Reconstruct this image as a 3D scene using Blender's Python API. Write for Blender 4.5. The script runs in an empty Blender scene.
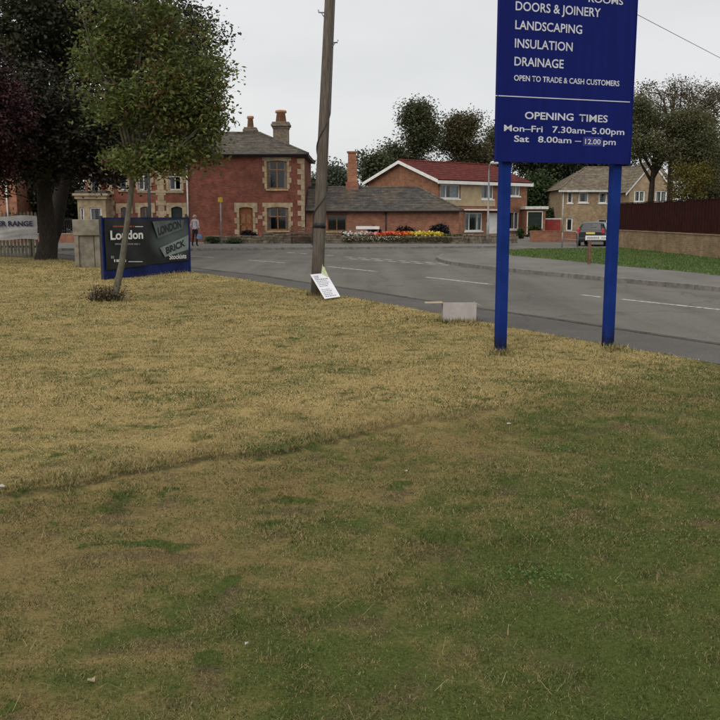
import bpy, bmesh, math, random
import numpy as np
from mathutils import Vector, Matrix

# ------------------------------------------------------------------ camera, world, sun, exposure
R = math.radians
scene = bpy.context.scene
COL = scene.collection
random.seed(7)
rng = np.random.default_rng(11)

EYE, F, PITCH = 1.6, 900.0, R(9.09)          # photo is 720 px wide
cam = bpy.data.cameras.new('camera')
cam_o = bpy.data.objects.new('camera', cam)
COL.objects.link(cam_o)
cam.sensor_width = 36.0
cam.lens = F / 720 * 36.0
cam.clip_start, cam.clip_end = 0.05, 4000
cam_o.location = (0, 0, EYE)
cam_o.rotation_euler = (math.pi / 2 - PITCH, 0, 0)
scene.camera = cam_o

SUN_EL, SUN_AZ = R(52), R(205)               # azimuth clockwise from +Y
world = bpy.data.worlds.new('World')
scene.world = world
world.use_nodes = True
wt = world.node_tree
wt.nodes.clear()
w_out = wt.nodes.new('ShaderNodeOutputWorld')
w_bg = wt.nodes.new('ShaderNodeBackground')
w_sky = wt.nodes.new('ShaderNodeTexSky')
w_sky.sky_type = 'NISHITA'
w_sky.sun_disc = False
w_sky.sun_elevation = SUN_EL
w_sky.sun_rotation = SUN_AZ
w_tc = wt.nodes.new('ShaderNodeTexCoord')
w_map = wt.nodes.new('ShaderNodeMapping')
w_map.inputs['Scale'].default_value = (1.2, 1.2, 4.0)
w_n = wt.nodes.new('ShaderNodeTexNoise')
w_n.inputs['Scale'].default_value = 1.6
w_n.inputs['Detail'].default_value = 5
w_r = wt.nodes.new('ShaderNodeValToRGB')      # overcast cloud deck, in units of the background strength
w_r.color_ramp.elements[0].position = 0.30
w_r.color_ramp.elements[0].color = (4.0, 4.06, 4.1, 1)
w_r.color_ramp.elements[1].position = 0.72
w_r.color_ramp.elements[1].color = (5.1, 5.06, 5.0, 1)
w_mix = wt.nodes.new('ShaderNodeMix')
w_mix.data_type = 'RGBA'
w_mix.inputs['Factor'].default_value = 0.94
wt.links.new(w_tc.outputs['Generated'], w_map.inputs['Vector'])
wt.links.new(w_map.outputs['Vector'], w_n.inputs['Vector'])
wt.links.new(w_n.outputs['Fac'], w_r.inputs['Fac'])
wt.links.new(w_sky.outputs['Color'], w_mix.inputs['A'])
wt.links.new(w_r.outputs['Color'], w_mix.inputs['B'])
wt.links.new(w_mix.outputs['Result'], w_bg.inputs['Color'])
w_bg.inputs['Strength'].default_value = 0.1
wt.links.new(w_bg.outputs['Background'], w_out.inputs['Surface'])

sun = bpy.data.lights.new('sun', 'SUN')
sun.energy = 1.45
sun.angle = R(75)
sun.color = (1.0, 0.96, 0.9)
sun_o = bpy.data.objects.new('sun', sun)
COL.objects.link(sun_o)
sd = Vector((math.sin(SUN_AZ) * math.cos(SUN_EL), math.cos(SUN_AZ) * math.cos(SUN_EL), math.sin(SUN_EL)))
sun_o.rotation_euler = (-sd).to_track_quat('-Z', 'Y').to_euler()
sun_o.location = sd * 30

scene.view_settings.view_transform = 'Standard'
scene.view_settings.look = 'None'
scene.view_settings.gamma = 1
scene.view_settings.exposure = 0.75
scene.render.engine = 'CYCLES'
scene.cycles.max_bounces = 6
scene.cycles.transparent_max_bounces = 12
scene.cycles.use_denoising = True

# ------------------------------------------------------------------ measuring helpers
cT, sT = math.cos(PITCH), math.sin(PITCH)


def ray(px, py):
    dx, dy = (px - 360) / F, (360 - py) / F
    return Vector((dx, cT + dy * sT, -sT + dy * cT))


def G(px, py, z=0.0):                         # ground point seen at a photo pixel
    d = ray(px, py)
    t = (z - EYE) / d.z
    return Vector((d.x * t, d.y * t, z))


def D(px, py, Y):                             # point at depth Y seen at a photo pixel
    d = ray(px, py)
    t = Y / d.y
    return Vector((d.x * t, Y, EYE + d.z * t))


def PX(px, Y, py=216):
    return D(px, py, Y).x


def PZ(py, Y):
    return D(360, py, Y).z


# ------------------------------------------------------------------ objects and meshes
def tag(o, label=None, cat=None, group=None, kind=None):
    if label: o['label'] = label
    if cat: o['category'] = cat
    if group: o['group'] = group
    if kind: o['kind'] = kind
    return o


def thing(name, loc, label, cat, group=None):
    o = bpy.data.objects.new(name, None)
    o.empty_display_size = 0.3
    o.location = loc
    COL.objects.link(o)
    return tag(o, label, cat, group)


def wloc(o):
    v = Vector(o.location)
    while o.parent:
        o = o.parent
        v += Vector(o.location)
    return v


class MB:
    """collects faces in world coordinates, builds ONE mesh object"""

    def __init__(s):
        s.v, s.f, s.uv, s.sm = [], [], [], []

    def face(s, pts, uv=None, smooth=False):
        b = len(s.v)
        pts = [Vector(p) for p in pts]
        s.v += pts
        s.f.append(tuple(range(b, b + len(pts))))
        if uv is None:
            n = Vector((0, 0, 0))
            for i in range(len(pts)):
                n += (pts[i] - pts[0]).cross(pts[(i + 1) % len(pts)] - pts[0])
            if n.length < 1e-12: n = Vector((0, 0, 1))
            n.normalize()
            if abs(n.z) > 0.95:
                e1, e2 = Vector((1, 0, 0)), Vector((0, 1, 0))
            else:
                e1 = Vector((0, 0, 1)).cross(n).normalized()
                e2 = n.cross(e1)
            uv = [(p.dot(e1), p.dot(e2)) for p in pts]
        s.uv.append(uv)
        s.sm.append(smooth)

    def box(s, c, size, rz=0.0, jit=0.0):
        hx, hy, hz = size[0] / 2, size[1] / 2, size[2] / 2
        ca, sa = math.cos(rz), math.sin(rz)
        P = []
        for z in (-hz, hz):
            for x, y in ((-hx, -hy), (hx, -hy), (hx, hy), (-hx, hy)):
                x += random.uniform(-jit, jit); y += random.uniform(-jit, jit)
                zz = z + random.uniform(-jit, jit)
                P.append(Vector((c[0] + x * ca - y * sa, c[1] + x * sa + y * ca, c[2] + zz)))
        for q in ((3, 2, 1, 0), (4, 5, 6, 7), (0, 1, 5, 4), (1, 2, 6, 5), (2, 3, 7, 6), (3, 0, 4, 7)):
            s.face([P[i] for i in q])
        return s

    def bb(s, x0, x1, y0, y1, z0, z1):
        return s.box(((x0 + x1) / 2, (y0 + y1) / 2, (z0 + z1) / 2), (x1 - x0, y1 - y0, z1 - z0))

    def tube(s, pts, rad, n=8, caps=True):
        pts = [Vector(p) for p in pts]
        if not hasattr(rad, '__len__'): rad = [rad] * len(pts)
        rings = []
        ref = Vector((0.13, 0.21, 1)).normalized()
        for i, p in enumerate(pts):
            a = pts[max(i - 1, 0)]; b = pts[min(i + 1, len(pts) - 1)]
            t = (b - a)
            t = t.normalized() if t.length > 1e-9 else Vector((0, 0, 1))
            r = ref if abs(t.dot(ref)) < 0.95 else Vector((1, 0, 0.1)).normalized()
            e1 = t.cross(r).normalized(); e2 = t.cross(e1)
            base = len(s.v)
            for k in range(n):
                a_ = 2 * math.pi * k / n
                s.v.append(p + (e1 * math.cos(a_) + e2 * math.sin(a_)) * rad[i])
            rings.append(base)
        L = 0.0
        for i in range(len(rings) - 1):
            l1 = L + (pts[i + 1] - pts[i]).length
            for k in range(n):
                a, b = rings[i] + k, rings[i] + (k + 1) % n
                c, d = rings[i + 1] + (k + 1) % n, rings[i + 1] + k
                s.f.append((a, d, c, b)); s.sm.append(True)
                c0, c1 = 2 * math.pi * rad[i] * k / n, 2 * math.pi * rad[i] * (k + 1) / n
                s.uv.append([(c0, L), (c0, l1), (c1, l1), (c1, L)])
            L = l1
        if caps:
            s.f.append(tuple(rings[0] + k for k in range(n))); s.sm.append(False); s.uv.append([(0, 0)] * n)
            s.f.append(tuple(rings[-1] + k for k in reversed(range(n)))); s.sm.append(False); s.uv.append([(0, 0)] * n)
        return s

    def cyl(s, p0, p1, r0, r1=None, n=12):
        return s.tube([p0, p1], [r0, r0 if r1 is None else r1], n)

    def prism(s, poly, vec):
        poly = [Vector(p) for p in poly]; vec = Vector(vec)
        top = [p + vec for p in poly]
        s.face(list(reversed(poly))); s.face(top)
        n = len(poly)
        for i in range(n):
            s.face([poly[i], poly[(i + 1) % n], top[(i + 1) % n], top[i]])
        return s

    def build(s, name, mat, parent=None, bevel=0.0, kind=None):
        if parent is not None:
            org = wloc(parent)
        else:
            xs = [v[0] for v in s.v]; ys = [v[1] for v in s.v]; zs = [v[2] for v in s.v]
            org = Vector(((min(xs) + max(xs)) / 2, (min(ys) + max(ys)) / 2, min(zs)))
        me = bpy.data.meshes.new(name)
        me.from_pydata([tuple(Vector(v) - org) for v in s.v], [], s.f)
        ul = me.uv_layers.new(name='UVMap')
        flat = [c for f in s.uv for uv in f for c in uv]
        ul.data.foreach_set('uv', flat)
        me.polygons.foreach_set('use_smooth', s.sm)
        me.materials.append(mat)
        me.validate(); me.update()
        o = bpy.data.objects.new(name, me)
        COL.objects.link(o)
        if parent is not None:
            o.parent = parent
        else:
            o.location = org
        if kind: o['kind'] = kind
        if bevel > 0:
            weld(me)
            md = o.modifiers.new('bevel', 'BEVEL'); md.width = bevel; md.segments = 2; md.limit_method = 'ANGLE'
        return o


def weld(me):
    bm = bmesh.new(); bm.from_mesh(me)
    bmesh.ops.remove_doubles(bm, verts=bm.verts, dist=1e-5)
    bmesh.ops.recalc_face_normals(bm, faces=bm.faces)
    bm.to_mesh(me); bm.free()


def np_mesh(name, V, Fc, mat, parent=None, attr=None, kind=None, smooth=False, org=None):
    V = np.asarray(V, dtype=np.float32); Fc = np.asarray(Fc, dtype=np.int32)
    if org is None: org = np.array(wloc(parent)) if parent is not None else np.zeros(3)
    me = bpy.data.meshes.new(name)
    me.vertices.add(len(V)); me.vertices.foreach_set('co', (V - org).astype(np.float32).ravel())
    m, k = Fc.shape
    me.loops.add(m * k); me.loops.foreach_set('vertex_index', Fc.ravel())
    me.polygons.add(m); me.polygons.foreach_set('loop_start', np.arange(0, m * k, k, dtype=np.int32))
    if smooth: me.polygons.foreach_set('use_smooth', np.ones(m, dtype=bool))
    me.update(calc_edges=True)
    if attr:
        for nm, arr in attr.items():
            a = me.attributes.new(nm, 'FLOAT', 'POINT'); a.data.foreach_set('value', np.asarray(arr, dtype=np.float32))
    me.materials.append(mat)
    o = bpy.data.objects.new(name, me); COL.objects.link(o)
    if parent is not None: o.parent = parent
    else: o.location = org
    if kind: o['kind'] = kind
    return o


def inst(name, me, loc, parent=None, rz=0.0):
    o = bpy.data.objects.new(name, me); COL.objects.link(o)
    if parent is not None:
        o.parent = parent; o.location = Vector(loc) - wloc(parent)
    else:
        o.location = loc
    o.rotation_euler = (0, 0, rz)
    return o


# ------------------------------------------------------------------ materials
class NT:
    def __init__(s, name):
        s.m = bpy.data.materials.new(name); s.m.use_nodes = True
        s.t = s.m.node_tree; s.t.nodes.clear()
        s.out = s.t.nodes.new('ShaderNodeOutputMaterial')
        s._pos = None

    def n(s, typ, **kw):
        nd = s.t.nodes.new('ShaderNode' + typ)
        for k, v in kw.items():
            if k[0] == '_': setattr(nd, k[1:], v)
            else: s.set(nd.inputs[k.replace('__', ' ')], v)
        return nd

    def set(s, sock, v):
        if hasattr(v, 'is_output'): s.t.links.new(v, sock)
        elif isinstance(v, (tuple, list)) and len(v) == 3 and sock.type == 'RGBA': sock.default_value = (*v, 1)
        else: sock.default_value = v

    @property
    def pos(s):
        if s._pos is None: s._pos = s.n('NewGeometry').outputs['Position']
        return s._pos

    def noise(s, scale, detail=3, rough=0.55, vec=None, out='Fac'):
        return s.n('TexNoise', Vector=vec if vec is not None else s.pos, Scale=scale, Detail=detail, Roughness=rough).outputs[out]

    def math(s, op, a, b=0.0, c=None, clamp=False):
        nd = s.n('Math', _operation=op, _use_clamp=clamp)
        s.set(nd.inputs[0], a); s.set(nd.inputs[1], b)
        if c is not None: s.set(nd.inputs[2], c)
        return nd.outputs[0]

    def mix(s, f, a, b, blend='MIX'):
        nd = s.n('Mix', _data_type='RGBA', _blend_type=blend)
        s.set(nd.inputs['Factor'], f); s.set(nd.inputs['A'], a); s.set(nd.inputs['B'], b)
        return nd.outputs['Result']

    def ss(s, v, lo, hi):
        nd = s.n('MapRange', _interpolation_type='SMOOTHSTEP')
        s.set(nd.inputs['Value'], v); nd.inputs['From Min'].default_value = lo; nd.inputs['From Max'].default_value = hi
        return nd.outputs['Result']

    def ramp(s, f, stops):
        nd = s.n('ValToRGB'); s.set(nd.inputs[0], f); e = nd.color_ramp.elements
        while len(e) < len(stops): e.new(0.5)
        for i, (p, c) in enumerate(stops):
            e[i].position = p; e[i].color = (*c, 1)
        return nd.outputs['Color']

    def bump(s, h, strength=0.3, dist=0.02):
        return s.n('Bump', Height=h, Strength=strength, Distance=dist).outputs['Normal']

    def pbr(s, col, rough=0.8, spec=0.3, metal=0.0, normal=None):
        b = s.n('BsdfPrincipled', Roughness=rough, Metallic=metal)
        s.set(b.inputs['Base Color'], col); b.inputs['Specular IOR Level'].default_value = spec
        if normal is not None: s.set(b.inputs['Normal'], normal)
        s.t.links.new(b.outputs[0], s.out.inputs['Surface'])
        return s.m


def plain(name, c, c2=None, scale=6.0, rough=0.7, spec=0.3, metal=0.0, bump=0.0, bscale=None, contrast=(0.35, 0.65)):
    t = NT(name)
    c2 = c2 or tuple(x * 0.72 for x in c)
    n = t.noise(scale, 4, 0.6)
    col = t.mix(t.ss(n, *contrast), c2, c)
    nm = t.bump(t.noise(bscale or scale * 8, 3), bump, 0.01) if bump else None
    return t.pbr(col, rough, spec, metal, nm)


def brick(name, c1, c2, mortar, weather, bw=0.225, bh=0.075, mort=0.010, dark=0.35):
    t = NT(name)
    uv = t.n('UVMap').outputs['UV']
    b = t.n('TexBrick', Vector=uv, Color1=c1, Color2=c2, Mortar=mortar, Scale=1.0)
    b.inputs['Mortar Size'].default_value = mort
    b.inputs['Mortar Smooth'].default_value = 0.3
    b.inputs['Brick Width'].default_value = bw
    b.inputs['Row Height'].default_value = bh
    big = t.ss(t.noise(0.45, 5, 0.65), 0.36, 0.68)
    fine = t.noise(2.4, 5, 0.7)
    col = t.mix(t.math('MULTIPLY', big, dark), b.outputs['Color'], weather)
    col = t.mix(0.75, col, t.ramp(fine, [(0.28, (0.5, 0.48, 0.46)), (0.72, (1.4, 1.36, 1.32))]), 'MULTIPLY')
    h = t.math('SUBTRACT', 1.0, b.outputs['Fac'])
    return t.pbr(col, 0.9, 0.2, 0, t.bump(h, 0.5, 0.008))


def slate(name, c1, c2, moss, w=0.30, h=0.22, mossiness=0.4):
    t = NT(name)
    uv = t.n('UVMap').outputs['UV']
    b = t.n('TexBrick', Vector=uv, Color1=c1, Color2=c2, Mortar=tuple(x * 0.35 for x in c1), Scale=1.0)
    b.inputs['Mortar Size'].default_value = 0.006
    b.inputs['Brick Width'].default_value = w
    b.inputs['Row Height'].default_value = h
    n1 = t.ss(t.noise(0.7, 5, 0.7), 0.42, 0.66)
    col = t.mix(t.math('MULTIPLY', n1, mossiness), b.outputs['Color'], moss)
    mp = t.n('Mapping', Vector=t.pos); mp.inputs['Scale'].default_value = (1, 1, 2.2)
    col = t.mix(0.9, col, t.ramp(t.noise(2.6, 4, 0.75, mp.outputs[0]), [(0.3, (0.55, 0.54, 0.53)), (0.5, (0.95, 0.94, 0.92)), (0.68, (1.7, 1.68, 1.65))]), 'MULTIPLY')
    return t.pbr(col, 0.85, 0.08, 0, t.bump(t.math('SUBTRACT', 1.0, b.outputs['Fac']), 0.4, 0.01))


def leaf(name, stops, trans=0.3, patch=0.0, patchcol=(0.1, 0.04, 0.02), pscale=1.2):
    t = NT(name)
    r = t.n('Attribute', _attribute_name='rnd').outputs['Fac']
    col = t.ramp(r, stops)
    if patch:
        col = t.mix(t.math('MULTIPLY', t.ss(t.noise(pscale, 3), 0.45, 0.65), patch), col, patchcol)
    d = t.n('BsdfPrincipled', Roughness=0.55)
    d.inputs['Specular IOR Level'].default_value = 0.25
    t.set(d.inputs['Base Color'], col)
    tr = t.n('BsdfTranslucent'); t.set(tr.inputs['Color'], col)
    mx = t.n('MixShader'); mx.inputs[0].default_value = trans
    t.t.links.new(d.outputs[0], mx.inputs[1]); t.t.links.new(tr.outputs[0], mx.inputs[2])
    t.t.links.new(mx.outputs[0], t.out.inputs['Surface'])
    return t.m


M = {}
M['brick_red'] = brick('brick_red', (0.235, 0.066, 0.040), (0.15, 0.045, 0.030), (0.17, 0.10, 0.078), (0.085, 0.036, 0.028), dark=0.6)
M['brick_orange'] = brick('brick_orange', (0.36, 0.145, 0.075), (0.25, 0.095, 0.05), (0.3, 0.2, 0.15), (0.2, 0.09, 0.055))
M['brick_low'] = brick('brick_low', (0.31, 0.12, 0.072), (0.20, 0.075, 0.05), (0.27, 0.185, 0.14), (0.22, 0.125, 0.08), dark=0.5)
M['brick_modern'] = brick('brick_modern', (0.27, 0.115, 0.062), (0.21, 0.085, 0.048), (0.26, 0.18, 0.13), (0.19, 0.085, 0.05))
M['brick_buff'] = brick('brick_buff', (0.34, 0.25, 0.15), (0.26, 0.185, 0.11), (0.3, 0.25, 0.19), (0.23, 0.165, 0.1))
M['brick_wall'] = brick('brick_wall', (0.30, 0.205, 0.115), (0.19, 0.13, 0.075), (0.28, 0.22, 0.15), (0.15, 0.105, 0.06), dark=0.6)
M['render_buff'] = plain('render_buff', (0.40, 0.32, 0.20), (0.33, 0.255, 0.155), 3, 0.9)
M['stone'] = plain('stone', (0.36, 0.285, 0.18), (0.24, 0.185, 0.115), 3.5, 0.9, bump=0.3)
M['stone_dark'] = plain('stone_dark', (0.20, 0.165, 0.12), (0.11, 0.09, 0.068), 6, 0.95, bump=0.5)
M['rubble'] = plain('rubble', (0.20, 0.16, 0.11), (0.085, 0.072, 0.055), 3.2, 0.95, bump=0.5)
M['mortar'] = plain('mortar', (0.16, 0.14, 0.11), None, 8, 0.95)
M['concrete'] = plain('concrete', (0.215, 0.19, 0.15), (0.135, 0.12, 0.092), 4, 0.92, bump=0.4, bscale=60)
M['concrete_pale'] = plain('concrete_pale', (0.44, 0.40, 0.39), (0.38, 0.34, 0.33), 5, 0.9)
M['kerb'] = plain('kerb', (0.20, 0.185, 0.165), (0.12, 0.11, 0.10), 5, 0.9, bump=0.4)
M['kerb_dark'] = plain('kerb_dark', (0.085, 0.078, 0.068), (0.055, 0.05, 0.044), 5, 0.95, 0.1, bump=0.4)
M['slate_brown'] = slate('slate_brown', (0.115, 0.10, 0.086), (0.085, 0.075, 0.065), (0.12, 0.115, 0.08))
M['slate_grey'] = slate('slate_grey', (0.085, 0.080, 0.076), (0.052, 0.050, 0.049), (0.11, 0.088, 0.062), mossiness=0.75)
M['tile_red'] = slate('tile_red', (0.135, 0.032, 0.028), (0.105, 0.027, 0.024), (0.08, 0.032, 0.026), 0.33, 0.3, 0.6)
M['tile_brown'] = slate('tile_brown', (0.15, 0.125, 0.095), (0.11, 0.09, 0.07), (0.17, 0.15, 0.10), 0.33, 0.3, 0.7)
M['white'] = plain('white', (0.74, 0.73, 0.70), (0.64, 0.63, 0.6), 3, 0.5)
M['white_old'] = plain('white_old', (0.58, 0.57, 0.54), (0.42, 0.41, 0.38), 4, 0.6)
M['brown_wood'] = plain('brown_wood', (0.24, 0.11, 0.045), (0.15, 0.068, 0.03), 9, 0.55)
M['door_wood'] = plain('door_wood', (0.20, 0.066, 0.022), (0.12, 0.04, 0.016), 7, 0.5)
M['bench_wood'] = plain('bench_wood', (0.17, 0.085, 0.055), (0.10, 0.05, 0.035), 9, 0.8)
M['black'] = plain('black', (0.018, 0.018, 0.018), (0.012, 0.012, 0.012), 8, 0.5)
M['dark_metal'] = plain('dark_metal', (0.03, 0.03, 0.032), None, 8, 0.55)
M['grey_metal'] = plain('grey_metal', (0.22, 0.225, 0.225), (0.16, 0.165, 0.165), 6, 0.55, 0.4)
M['pot'] = plain('pot', (0.42, 0.22, 0.12), (0.3, 0.16, 0.09), 4, 0.9)
M['yellow'] = plain('yellow', (0.55, 0.38, 0.05), None, 5, 0.6)
M['green_door'] = plain('green_door', (0.012, 0.022, 0.017), None, 5, 0.5)
M['red_panel'] = plain('red_panel', (0.27, 0.03, 0.022), (0.2, 0.025, 0.02), 4, 0.6)
M['curtain'] = plain('curtain', (0.5, 0.52, 0.52), (0.36, 0.39, 0.4), 5, 0.9)
M['blind'] = plain('blind', (0.3, 0.31, 0.3), (0.2, 0.21, 0.2), 5, 0.9)
M['cardboard'] = plain('cardboard', (0.36, 0.29, 0.2), (0.28, 0.22, 0.15), 6, 0.95)


def _blue():
    t = NT('blue_paint')
    n = t.noise(3.0, 5, 0.6)
    z = t.n('SeparateXYZ', Vector=t.pos).outputs['Z']
    dirt = t.math('MULTIPLY', t.ss(z, 0.30, 0.04), t.ss(t.noise(11, 4, 0.7), 0.25, 0.5))
    col = t.mix(t.ss(n, 0.3, 0.7), (0.008, 0.022, 0.13), (0.011, 0.031, 0.175))
    col = t.mix(t.math('MULTIPLY', dirt, 0.9), col, (0.012, 0.012, 0.014))
    return t.pbr(col, 0.5, 0.04)


M['blue_post'] = _blue()


def _panel():
    t = NT('panel_blue')
    mp = t.n('Mapping', Vector=t.pos); mp.inputs['Scale'].default_value = (6, 6, 0.7)
    streak = t.noise(2.2, 5, 0.65, mp.outputs[0])
    col = t.mix(t.ss(streak, 0.3, 0.72), (0.0062, 0.0110, 0.096), (0.0080, 0.0140, 0.120))
    return t.pbr(col, t.math('MULTIPLY_ADD', t.noise(5, 4), 0.2, 0.4), 0.06)


M['panel_blue'] = _panel()
M['panel_blue_light'] = plain('panel_blue_light', (0.03, 0.035, 0.20), None, 6, 0.4)
M['letter'] = plain('letter', (0.56, 0.57, 0.61), (0.49, 0.50, 0.55), 5, 0.55)
M['banner_blue'] = plain('banner_blue', (0.012, 0.022, 0.115), (0.007, 0.013, 0.06), 2.5, 0.5, 0.1)
M['orange_print'] = plain('orange_print', (0.4, 0.09, 0.03), None, 5, 0.6)
M['print_grey'] = plain('print_grey', (0.3, 0.32, 0.32), None, 5, 0.6)
M['print_ink'] = plain('print_ink', (0.27, 0.27, 0.30), None, 5, 0.7)
M['navy_print'] = plain('navy_print', (0.012, 0.016, 0.06), None, 5, 0.6)
M['paper'] = plain('paper', (0.74, 0.74, 0.77), (0.68, 0.68, 0.71), 5, 0.6)
M['litter_paper'] = plain('litter_paper', (0.42, 0.41, 0.39), (0.25, 0.24, 0.22), 60, 0.8)
M['green_tape'] = plain('green_tape', (0.36, 0.45, 0.17), (0.5, 0.52, 0.36), 20, 0.6)


def _wood_pole():
    t = NT('pole_wood')
    mp = t.n('Mapping', Vector=t.pos); mp.inputs['Scale'].default_value = (1, 1, 0.05)
    g = t.noise(55, 4, 0.6, mp.outputs[0])
    col = t.ramp(g, [(0.3, (0.06, 0.050, 0.041)), (0.5, (0.115, 0.097, 0.080)), (0.72, (0.17, 0.147, 0.124))])
    col = t.mix(t.ss(t.noise(1.3, 3), 0.45, 0.75), col, (0.085, 0.073, 0.06))
    return t.pbr(col, 0.95, 0.08, 0, t.bump(g, 0.6, 0.006))


M['pole_wood'] = _wood_pole()
M['cable'] = plain('cable', (0.05, 0.048, 0.045), None, 8, 0.6)


def _bark(name, a, b):
    t = NT(name)
    mp = t.n('Mapping', Vector=t.pos); mp.inputs['Scale'].default_value = (1, 1, 0.25)
    g = t.noise(22, 5, 0.7, mp.outputs[0])
    return t.pbr(t.ramp(g, [(0.3, a), (0.7, b)]), 0.95, 0.15, 0, t.bump(g, 0.8, 0.03))


M['bark_dark'] = _bark('bark_dark', (0.014, 0.012, 0.010), (0.045, 0.038, 0.030))
M['bark_grey'] = _bark('bark_grey', (0.07, 0.065, 0.048), (0.17, 0.155, 0.12))
M['bark_brown'] = _bark('bark_brown', (0.035, 0.027, 0.02), (0.09, 0.072, 0.052))
M['twig'] = _bark('twig', (0.03, 0.021, 0.014), (0.10, 0.07, 0.045))

M['leaf_rowan'] = leaf('leaf_rowan', [(0.0, (0.058, 0.086, 0.023)), (0.45, (0.102, 0.136, 0.034)), (0.8, (0.158, 0.172, 0.048)), (0.93, (0.11, 0.055, 0.024)), (1.0, (0.09, 0.034, 0.02))], 0.3, 0.2, (0.12, 0.065, 0.025), 1.7)
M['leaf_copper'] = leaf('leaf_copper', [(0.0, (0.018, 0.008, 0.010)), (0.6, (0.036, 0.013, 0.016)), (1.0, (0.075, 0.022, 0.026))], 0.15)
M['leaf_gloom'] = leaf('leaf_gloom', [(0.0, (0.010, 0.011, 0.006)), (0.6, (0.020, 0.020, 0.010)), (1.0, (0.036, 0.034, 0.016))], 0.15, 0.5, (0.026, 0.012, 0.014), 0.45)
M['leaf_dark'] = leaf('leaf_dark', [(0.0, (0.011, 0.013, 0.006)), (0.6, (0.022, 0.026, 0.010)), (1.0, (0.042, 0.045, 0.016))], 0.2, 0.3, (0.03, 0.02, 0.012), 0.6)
M['leaf_chestnut'] = leaf('leaf_chestnut', [(0.0, (0.036, 0.044, 0.022)), (0.6, (0.068, 0.078, 0.037)), (1.0, (0.125, 0.125, 0.064))], 0.22, 0.25, (0.06, 0.045, 0.02), 0.5)
M['leaf_brown'] = leaf('leaf_brown', [(0.0, (0.038, 0.038, 0.016)), (0.6, (0.078, 0.068, 0.029)), (1.0, (0.125, 0.09, 0.042))], 0.22, 0.3, (0.03, 0.04, 0.014), 0.5)
M['leaf_olive'] = leaf('leaf_olive', [(0.0, (0.055, 0.062, 0.027)), (0.6, (0.10, 0.104, 0.046)), (1.0, (0.16, 0.15, 0.072))], 0.25, 0.3, (0.085, 0.062, 0.028), 0.5)
M['leaf_yellow'] = leaf('leaf_yellow', [(0.0, (0.05, 0.048, 0.01)), (0.6, (0.11, 0.095, 0.018)), (1.0, (0.17, 0.135, 0.03))], 0.25)
M['leaf_hedge'] = leaf('leaf_hedge', [(0.0, (0.016, 0.028, 0.009)), (0.6, (0.032, 0.055, 0.016)), (1.0, (0.055, 0.085, 0.026))], 0.2)
M['leaf_pale'] = leaf('leaf_pale', [(0.0, (0.05, 0.062, 0.042)), (0.6, (0.075, 0.09, 0.06)), (1.0, (0.10, 0.115, 0.08))], 0.2)
M['leaf_twiggy'] = leaf('leaf_twiggy', [(0.0, (0.05, 0.042, 0.022)), (0.6, (0.09, 0.072, 0.036)), (1.0, (0.14, 0.10, 0.05))], 0.2)
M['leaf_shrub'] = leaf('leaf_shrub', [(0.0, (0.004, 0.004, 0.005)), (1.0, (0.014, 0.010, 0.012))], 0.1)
for k, a, b in (('white', (0.55, 0.5, 0.45), (0.62, 0.6, 0.55)), ('red', (0.55, 0.05, 0.02), (0.62, 0.13, 0.05)),
                ('orange', (0.62, 0.15, 0.02), (0.65, 0.24, 0.04)), ('yellow', (0.62, 0.47, 0.04), (0.66, 0.55, 0.1)),
                ('pink', (0.55, 0.22, 0.2), (0.6, 0.36, 0.32))):
    M['petal_' + k] = leaf('petal_' + k, [(0.0, a), (1.0, b)], 0.2)


def _asphalt(name, a, b, patchy):
    t = NT(name)
    agg = t.n('TexVoronoi', Vector=t.pos, Scale=70.0).outputs['Color']
    sepv = t.n('SeparateColor'); t.set(sepv.inputs[0], agg)
    n1 = t.ss(t.noise(0.35, 5, 0.65), 0.35, 0.68)
    n2 = t.noise(30, 3, 0.7)
    # wheel-track wear, along the road direction
    mp = t.n('Mapping', Vector=t.pos); mp.inputs['Rotation'].default_value = (0, 0, R(30)); mp.inputs['Scale'].default_value = (1.0, 0.06, 1)
    n3 = t.ss(t.noise(0.9, 3, 0.5, mp.outputs[0]), 0.4, 0.62)
    col = t.mix(n1, a, b)
    col = t.mix(t.math('MULTIPLY', n3, patchy), col, tuple(x * 1.25 for x in b))
    col = t.mix(0.55, col, t.ramp(sepv.outputs[0], [(0.0, (0.6, 0.6, 0.6)), (1.0, (1.4, 1.39, 1.36))]), 'MULTIPLY')
    # cracks
    wv = t.n('TexVoronoi', _feature='DISTANCE_TO_EDGE', Scale=0.28)
    wp = t.n('VectorMath', _operation='ADD'); t.set(wp.inputs[0], t.pos)
    wn = t.n('TexNoise', Vector=t.pos, Scale=1.1, Detail=4.0)
    t.set(wp.inputs[1], wn.outputs['Color']); t.set(wv.inputs['Vector'], wp.outputs[0])
    crack = t.math('MULTIPLY', t.ss(wv.outputs['Distance'], 0.012, 0.003), 0.45)
    col = t.mix(crack, col, (0.04, 0.038, 0.035))
    return t.pbr(col, 0.85, 0.3, 0, t.bump(n2, 0.35, 0.006))


M['asphalt'] = _asphalt('asphalt', (0.074, 0.069, 0.058), (0.106, 0.099, 0.084), 0.6)
M['asphalt_dark'] = _asphalt('asphalt_dark', (0.060, 0.055, 0.049), (0.084, 0.078, 0.069), 0.2)
M['paving'] = _asphalt('paving', (0.10, 0.093, 0.083), (0.135, 0.126, 0.113), 0.3)


def _paint():
    t = NT('road_paint')
    n = t.ss(t.noise(9, 5, 0.75), 0.40, 0.58)
    col = t.mix(n, (0.16, 0.155, 0.145), (0.52, 0.51, 0.48))
    return t.pbr(col, 0.8, 0.2)


M['road_paint'] = _paint()


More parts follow.
